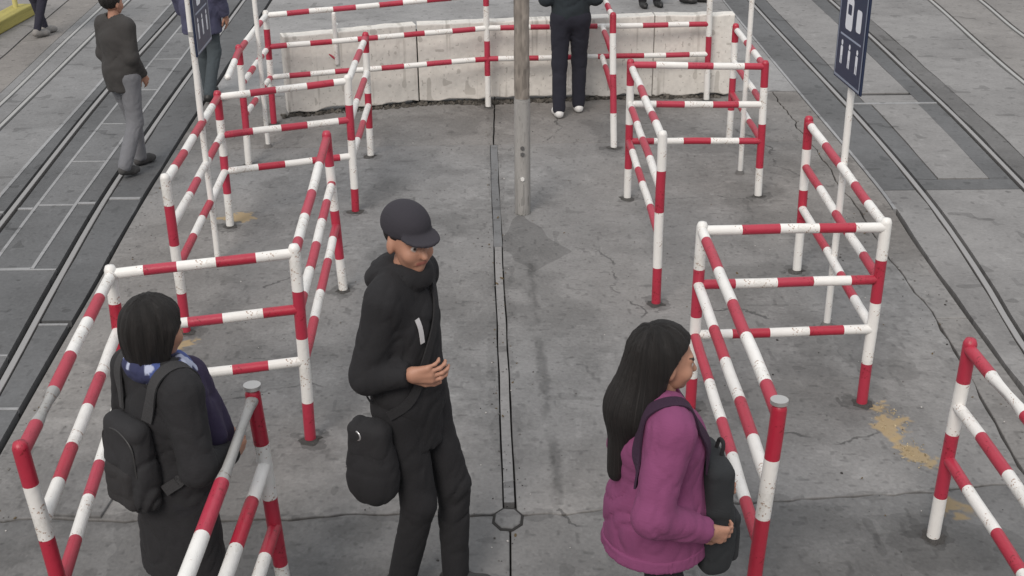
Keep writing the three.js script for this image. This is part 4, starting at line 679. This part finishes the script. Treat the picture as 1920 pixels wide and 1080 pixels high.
// --- man in black with cap and shoulder bag
{
  const P = person('man in black tracksuit and dark cap with a black shoulder bag, striding towards the camera', {
    at: [-0.42, 4.3], yaw: 1.22, h: 1.79,
    J: { sL: [0.155, 1.425, -0.01], sR: [-0.155, 1.425, -0.01], hL: [0.085, 0.93, 0.02], kL: [0.08, 0.52, 0.14], aL: [0.06, 0.09, 0.15], tL: [0.08, 0.04, 0.32], hR: [-0.085, 0.93, -0.01], kR: [-0.075, 0.51, 0.06], aR: [-0.06, 0.12, -0.04], tR: [-0.07, 0.03, 0.11],
      eL: [0.2, 1.16, -0.04], wL: [0.19, 0.93, -0.02], eR: [-0.215, 1.13, -0.07], wR: [-0.185, 1.15, 0.09], pnR: [1, 0.2, 0.1], headYaw: -0.55, headPitch: 0.1, curl: 0.55, lean: 0.02 },
    top: { hem: 0.75, t: 0.021, fold: 0.014, neck: 0.066, skirt: 0.165 }, topM: black, legs: { w: 0.0, fold: 0.012 }, legM: cloth(0.013, 0.013, 0.015), shoeM: blackShoe, hairM: hairDark, hairLong: -1 });
  const { J, put } = P, T = turnHead(J);
  // hood lying on the shoulders, collar zipped to the chin
  const collar = (x, y, z) => { const q = hy2(x, z * 0.95 - 0.012) - 0.072; return hy2(q, (y - 1.475) * 0.6) - 0.03; };
  const hood = uni(0.04, collar, cap([-0.07, 1.47, -0.03], [0.07, 1.47, -0.03], 0.05, 0.05), ell([0, 1.465, -0.085], [0.1, 0.06, 0.055]), cap([-0.06, 1.475, 0.03], [0.06, 1.475, 0.03], 0.042, 0.042));
  put('hood', surfaceNets(folds(hood, 0.012), [-0.2, 1.36, -0.22], [0.2, 1.6, 0.14], 0.009), black);
  const crown = ell([0, 1.678, -0.016], [0.0885, 0.09, 0.1075]), brim = (x, y, z) => Math.max(Math.hypot(x * 1.0, (z - 0.07) * 0.9) - 0.075, Math.abs(y - 1.672 + (z - 0.08) * 0.22 + x * x * 1.8) - 0.0055, 0.06 - z);
  const capF = (x, y, z) => { const q = T(x, y, z); let d = smax(crown(...q), 1.648 - q[1] + Math.max(0, -q[2]) * 0.12, 0.012); return smin(d, brim(...q), 0.008); };
  put('cap', surfaceNets(capF, [-0.17, 1.6, -0.17], [0.2, 1.82, 0.24], 0.0052), cloth(0.03, 0.028, 0.036));
  put('pale_patch', ribbon([[-0.11, 1.35, 0.11], [-0.105, 1.3, 0.125], [-0.1, 1.24, 0.13]], 0.02, 0.003, P.f, 0.003), mat(0.55, 0.55, 0.56));
  bagAt('shoulder_bag', 'bulging black shoulder bag at the hip of the man with the cap', 'bag', P, (add) => {
    const f = folds(uni(0.06, rbox([-0.205, 0.77, -0.07], [0.055, 0.17, 0.08], 0.05), ell([-0.215, 0.7, -0.07], [0.075, 0.13, 0.1])), 0.014);
    add('bag_body', surfaceNets(f, [-0.44, 0.5, -0.33], [-0.08, 1.02, 0.15], 0.01), black);
    add('strap', ribbon([[-0.22, 0.95, -0.16], [-0.15, 1.1, -0.17], [-0.05, 1.3, -0.165], [0.07, 1.44, -0.1], [0.1, 1.5, 0.0], [0.05, 1.4, 0.12], [-0.05, 1.25, 0.15], [-0.16, 1.05, 0.12], [-0.21, 0.95, -0.02]], 0.038, 0.006, P.f), cloth(0.02, 0.02, 0.022));
    add('flap', surfaceNets(folds(rbox([-0.215, 0.86, -0.07], [0.058, 0.085, 0.085], 0.045), 0.01), [-0.33, 0.74, -0.23], [-0.12, 0.98, 0.05], 0.008), cloth(0.017, 0.017, 0.019));
    const b = new THREE.TorusGeometry(0.018, 0.005, 8, 16); b.rotateY(1.2); b.translate(-0.262, 0.895, -0.1); add('buckle', b, mat(0.6, 0.6, 0.6, { metalness: 0.8, roughness: 0.3 }));
  });
}
// --- woman in purple sweater
{
  const P = person('woman with long dark hair in a purple sweater, bag worn on her front', {
    at: [0.5, 3.6], yaw: 1.75, h: 1.6,
    J: { stout: 1.28, eR: [-0.265, 1.13, -0.1], wR: [-0.22, 1.01, 0.13], pnR: [0.5, 0.4, -0.6], eL: [0.26, 1.12, -0.05], wL: [0.12, 1.05, 0.22], headYaw: 0.0, headPitch: 0.12, curl: 0.5, aL: [0.1, 0.085, 0.12], kL: [0.1, 0.5, 0.12], tL: [0.1, 0.03, 0.28], aR: [-0.1, 0.11, -0.14], tR: [-0.1, 0.03, 0.02] },
    top: { hem: 0.82, t: 0.036, fold: 0.012, skirt: 0.215, neck: 0.072 }, topName: 'sweater', topM: cloth(0.2, 0.05, 0.132, { bumpScale: 0.0015 }), legs: { w: -0.012 }, legM: cloth(0.016, 0.014, 0.02), shoeM: blackShoe, hair: false, hemBand: true });
  const { J, put } = P, T = turnHead(J);
  const s = ell([0, 1.672, -0.024], [0.092, 0.108, 0.112]);
  const fall = uni(0.07, cap([0, 1.66, -0.055], [-0.005, 1.44, -0.13], 0.085, 0.088, 1.1), cap([-0.005, 1.44, -0.13], [-0.02, 1.19, -0.17], 0.09, 0.045, 1.35), cap([-0.06, 1.61, -0.03], [-0.07, 1.42, -0.085], 0.03, 0.04), cap([0.06, 1.61, -0.03], [0.07, 1.42, -0.085], 0.03, 0.04));
  const hf = (x, y, z) => { const q = T(x, y, z); let d = smax(s(...q), q[2] - 0.05 - (q[1] - 1.66) * 0.5, 0.025); d = smax(d, 1.6 - q[1] + Math.max(0, q[2] + 0.03) * 1.2, 0.02); d = smin(d, fall(x, y, z), 0.05); const a = Math.atan2(x, z + 0.06); return d + 0.004 * n3(a * 5, y * 1.6, 4) + 0.0022 * n3(a * 22 + y * 1.5, y * 1.2, 9) + 0.0015 * n3(x * 110, y * 7, z * 110); };
  put('hair', hairUV(surfaceNets(hf, [-0.2, 1.02, -0.32], [0.2, 1.81, 0.13], 0.005)), hairDark);
  bagAt('front_bag', 'charcoal backpack worn on the front of the woman in purple', 'bag', P, (add) => {
    const f = folds(uni(0.05, rbox([0.0, 0.97, 0.215], [0.14, 0.24, 0.055], 0.04), ell([0, 0.88, 0.225], [0.145, 0.17, 0.085])), 0.014);
    add('bag_body', surfaceNets(f, [-0.24, 0.62, 0.1], [0.24, 1.34, 0.42], 0.01), cloth(0.02, 0.023, 0.026));
    add('pocket', surfaceNets(folds(rbox([0, 0.87, 0.28], [0.11, 0.11, 0.035], 0.025), 0.008), [-0.16, 0.72, 0.24], [0.16, 1.04, 0.4], 0.009), cloth(0.018, 0.02, 0.023));
    for (const sd of [-1, 1]) add('strap', ribbon([[sd * 0.09, 1.16, 0.2], [sd * 0.12, 1.34, 0.16], [sd * 0.125, 1.49, 0.03], [sd * 0.125, 1.46, -0.09], [sd * 0.15, 1.33, -0.15], [sd * 0.19, 1.2, -0.12]], 0.045, 0.008, P.f), cloth(0.035, 0.014, 0.036));
    add('grab_loop', tube([[-0.03, 1.2, 0.24], [-0.02, 1.25, 0.25], [0.02, 1.25, 0.25], [0.03, 1.2, 0.24]], 0.008, 8, 16), black);
  });
}
// --- woman in black coat with scarf and backpack
{
  const P = person('woman in a long black coat with blue patterned scarf, backpack on her back', {
    at: [-1.26, 3.82], yaw: 2.42, h: 1.62,
    J: { stout: 1.0, sL: [0.16, 1.425, -0.01], sR: [-0.16, 1.425, -0.01], eR: [-0.24, 1.13, -0.03], wR: [-0.14, 1.06, 0.19], pnR: [0.6, 0.4, -0.5], eL: [0.25, 1.15, -0.02], wL: [0.13, 1.06, 0.23], headYaw: 0.0, headPitch: 0.1, curl: 0.55, aL: [0.1, 0.085, 0.1], kL: [0.1, 0.5, 0.1], tL: [0.1, 0.03, 0.26], aR: [-0.1, 0.12, -0.16], tR: [-0.1, 0.03, 0.0] },
    top: { hem: 0.56, t: 0.028, fold: 0.014, skirt: 0.2, neck: 0.07 }, topName: 'coat', topM: cloth(0.016, 0.016, 0.018), legs: { w: 0.0 }, legM: cloth(0.015, 0.015, 0.018), shoeM: blackShoe, hairM: hairDark, hairLong: 0.11 });
  const { put } = P;
  const ring = (x, y, z) => { const q = Math.hypot(x, z * 0.95 - 0.005) - 0.085; return Math.hypot(q, (y - 1.475 + z * 0.25) * 0.8) - 0.038; };
  const tail = uni(0.03, cap([0.02, 1.44, 0.11], [0.05, 1.3, 0.165], 0.045, 0.05), cap([-0.03, 1.42, 0.11], [-0.03, 1.33, 0.16], 0.04, 0.045));
  const sc = surfaceNets(folds(uni(0.03, ring, tail), 0.014, 1.6), [-0.2, 1.2, -0.18], [0.2, 1.6, 0.27], 0.008, (x, y, z) => { const n = n3(x * 34, y * 34, z * 34), m = n3(x * 16 + 9, y * 16, z * 16); return n > 0.28 ? [0.42, 0.46, 0.6] : m > 0.15 ? [0.06, 0.09, 0.26] : [0.03, 0.035, 0.09]; });
  put('scarf', sc, (() => { const m = cloth(1, 1, 1); m.vertexColors = true; m.sheenColor.setRGB(0.02, 0.02, 0.03); return m; })());
  const shawl = folds(uni(0.05, cap([0.0, 1.38, 0.12], [0.0, 1.1, 0.19], 0.085, 0.1), cap([-0.09, 1.36, 0.08], [-0.11, 1.14, 0.14], 0.05, 0.055)), 0.013);
  put('shawl', surfaceNets(shawl, [-0.22, 0.96, -0.02], [0.16, 1.5, 0.34], 0.01), cloth(0.03, 0.022, 0.055));
  bagAt('backpack', 'soft dark grey backpack on the back of the woman in the black coat', 'backpack', P, (add) => {
    const f = folds(uni(0.06, rbox([0, 1.14, -0.165], [0.115, 0.18, 0.05], 0.042), ell([0, 1.06, -0.17], [0.12, 0.14, 0.065])), 0.014);
    add('bag_body', surfaceNets(f, [-0.24, 0.82, -0.42], [0.24, 1.42, -0.1], 0.01), cloth(0.02, 0.02, 0.022));
    for (const sd of [-1, 1]) add('strap', ribbon([[sd * 0.09, 1.3, -0.16], [sd * 0.115, 1.46, -0.1], [sd * 0.12, 1.5, -0.01], [sd * 0.13, 1.4, 0.12], [sd * 0.16, 1.24, 0.12], [sd * 0.18, 1.1, -0.02], [sd * 0.13, 1.02, -0.15]], 0.045, 0.008, P.f), cloth(0.04, 0.04, 0.042));
    add('zip', tube([[-0.105, 1.12, -0.212], [-0.092, 1.25, -0.212], [0, 1.29, -0.212], [0.092, 1.25, -0.212], [0.105, 1.12, -0.212]], 0.004, 6, 40), mat(0.06, 0.06, 0.06, { metalness: 0.5, roughness: 0.5 }));
    add('pocket', surfaceNets(folds(rbox([0, 1.05, -0.215], [0.09, 0.09, 0.03], 0.026), 0.008), [-0.15, 0.9, -0.34], [0.15, 1.17, -0.18], 0.009), cloth(0.022, 0.021, 0.022));
  });
}
// --- man in navy tracksuit in front of the wall
person('man in navy tracksuit and pale-soled shoes facing the concrete wall', { at: [0.59, 11.78], yaw: 3.2, h: 1.78, fine: false, cell: 0.015,
  J: { aL: [0.11, 0.085, -0.08], tL: [0.13, 0.03, 0.08], kL: [0.1, 0.51, 0.0], aR: [-0.1, 0.085, 0.1], tR: [-0.11, 0.03, 0.26], kR: [-0.1, 0.51, 0.1], wL: [0.1, 1.2, 0.2], wR: [-0.08, 1.18, 0.2] },
  top: { hem: 0.9, t: 0.03 }, topM: cloth(0.02, 0.028, 0.034), legs: { w: 0.004 }, legM: cloth(0.018, 0.019, 0.03), shoeM: whiteShoe, hairM: hairDark });
// --- person walking on the framed track
person('person in a dark hooded jacket and grey trousers walking away on the track', { at: [-3.29, 10.15], yaw: 2.6, h: 1.57, fine: false, cell: 0.015,
  J: { aL: [0.09, 0.085, 0.16], tL: [0.09, 0.03, 0.32], kL: [0.09, 0.52, 0.14], aR: [-0.09, 0.12, -0.2], tR: [-0.09, 0.03, -0.06], kR: [-0.09, 0.5, 0.0], stout: 1.05, sL: [0.15, 1.42, 0], sR: [-0.15, 1.42, 0], eL: [0.185, 1.14, -0.02], eR: [-0.185, 1.14, -0.02], wL: [0.15, 0.94, 0.12], wR: [-0.15, 0.94, 0.12] },
  top: { hem: 0.8, t: 0.028, skirt: 0.165 }, topM: cloth(0.045, 0.043, 0.042), legs: { w: 0.006 }, legM: cloth(0.17, 0.175, 0.19), shoeM: mat(0.06, 0.06, 0.06), hairM: hairDark });
person('person in a blue purple coat walking along the track behind the sign board', { at: [-3.16, 12.5], yaw: 2.9, h: 1.72, fine: false, cell: 0.015,
  J: { aL: [0.08, 0.085, 0.14], tL: [0.08, 0.03, 0.3], kL: [0.09, 0.52, 0.12], aR: [-0.08, 0.11, -0.16], tR: [-0.08, 0.03, 0.0], stout: 1.25 },
  top: { hem: 0.72, t: 0.045, skirt: 0.21 }, topM: cloth(0.07, 0.072, 0.125), legs: {}, legM: cloth(0.06, 0.075, 0.085), shoeM: blackShoe, hairM: hairDark });
person('person in dark trousers walking beside the yellow kerb fence', { at: [-6.06, 15.75], yaw: 2.6, h: 1.72, fine: false, cell: 0.018,
  J: { aL: [0.06, 0.085, 0.1], tL: [0.06, 0.03, 0.26], aR: [-0.06, 0.1, -0.12], tR: [-0.06, 0.03, 0.04] }, top: { hem: 0.86, t: 0.03 }, topM: cloth(0.02, 0.02, 0.03), legs: { w: -0.008 }, legM: cloth(0.025, 0.025, 0.04), shoeM: mat(0.25, 0.24, 0.23), hairM: hairDark });
person('person whose dark shoes show beyond the concrete wall, nearer the middle of the yard', { at: [1.98, 17.3], yaw: 0.2, h: 1.72, fine: false, cell: 0.018, J: { aL: [0.11, 0.085, 0], aR: [-0.11, 0.085, 0.02], tL: [0.12, 0.03, 0.17], tR: [-0.12, 0.03, 0.19] }, top: { hem: 0.88, t: 0.03 }, topM: black, legs: {}, legM: cloth(0.012, 0.012, 0.014), shoeM: blackShoe, hairM: hairDark });
person('person at the top edge beyond the wall, nearer the patched track', { at: [2.62, 17.5], yaw: 1.4, h: 1.7, fine: false, cell: 0.018, J: { aL: [0.08, 0.085, 0.1], tL: [0.08, 0.03, 0.26], aR: [-0.08, 0.1, -0.12], tR: [-0.08, 0.03, 0.04] }, top: { hem: 0.86, t: 0.03 }, topM: cloth(0.04, 0.04, 0.045), legs: {}, legM: cloth(0.02, 0.02, 0.025), shoeM: blackShoe, hairM: hairDark });

 // grit, leaf bits and litter lying about
{
  const N = 900, im = new THREE.InstancedMesh(new THREE.IcosahedronGeometry(0.006, 0), mat(1, 1, 1, { roughness: 1 }), N), o = new THREE.Object3D(), c = new THREE.Color();
  for (let i = 0; i < N; i++) {
    const z = 3.6 + 8 * rnd(), k = rnd(); let x = k < 0.25 ? midJ(z) + (rnd() - 0.5) * 0.16 : k < 0.45 ? prJ(z) + (rnd() - 0.5) * 0.3 : k < 0.6 ? LN.f(z) + 0.05 + 0.3 * rnd() * rnd() : -2.6 + 5.2 * rnd();
    const s = 0.4 + 1.5 * rnd() * rnd() * rnd(), leaf = rnd() < 0.1; o.position.set(x, 0.003, -z); o.scale.set(s * (leaf ? 2.6 : 1.2), s * (leaf ? 0.25 : 0.7), s * (leaf ? 1.5 : 1)); o.rotation.set(0.4 * rnd(), rnd() * 6, 0.4 * rnd()); o.updateMatrix(); im.setMatrixAt(i, o.matrix);
    const v = leaf ? 0.07 : rnd() < 0.12 ? 0.45 : 0.03 + 0.13 * rnd(); im.setColorAt(i, leaf ? c.setRGB(v * 1.4, v, v * 0.5) : c.setRGB(v, v * 0.97, v * 0.93));
  }
  im.name = 'grit'; im.userData = { label: 'grit, leaf bits and small litter scattered over the platform slabs', category: 'grit', kind: 'stuff' }; scene.add(shadowed(im));
}
renderer.render(scene, camera);
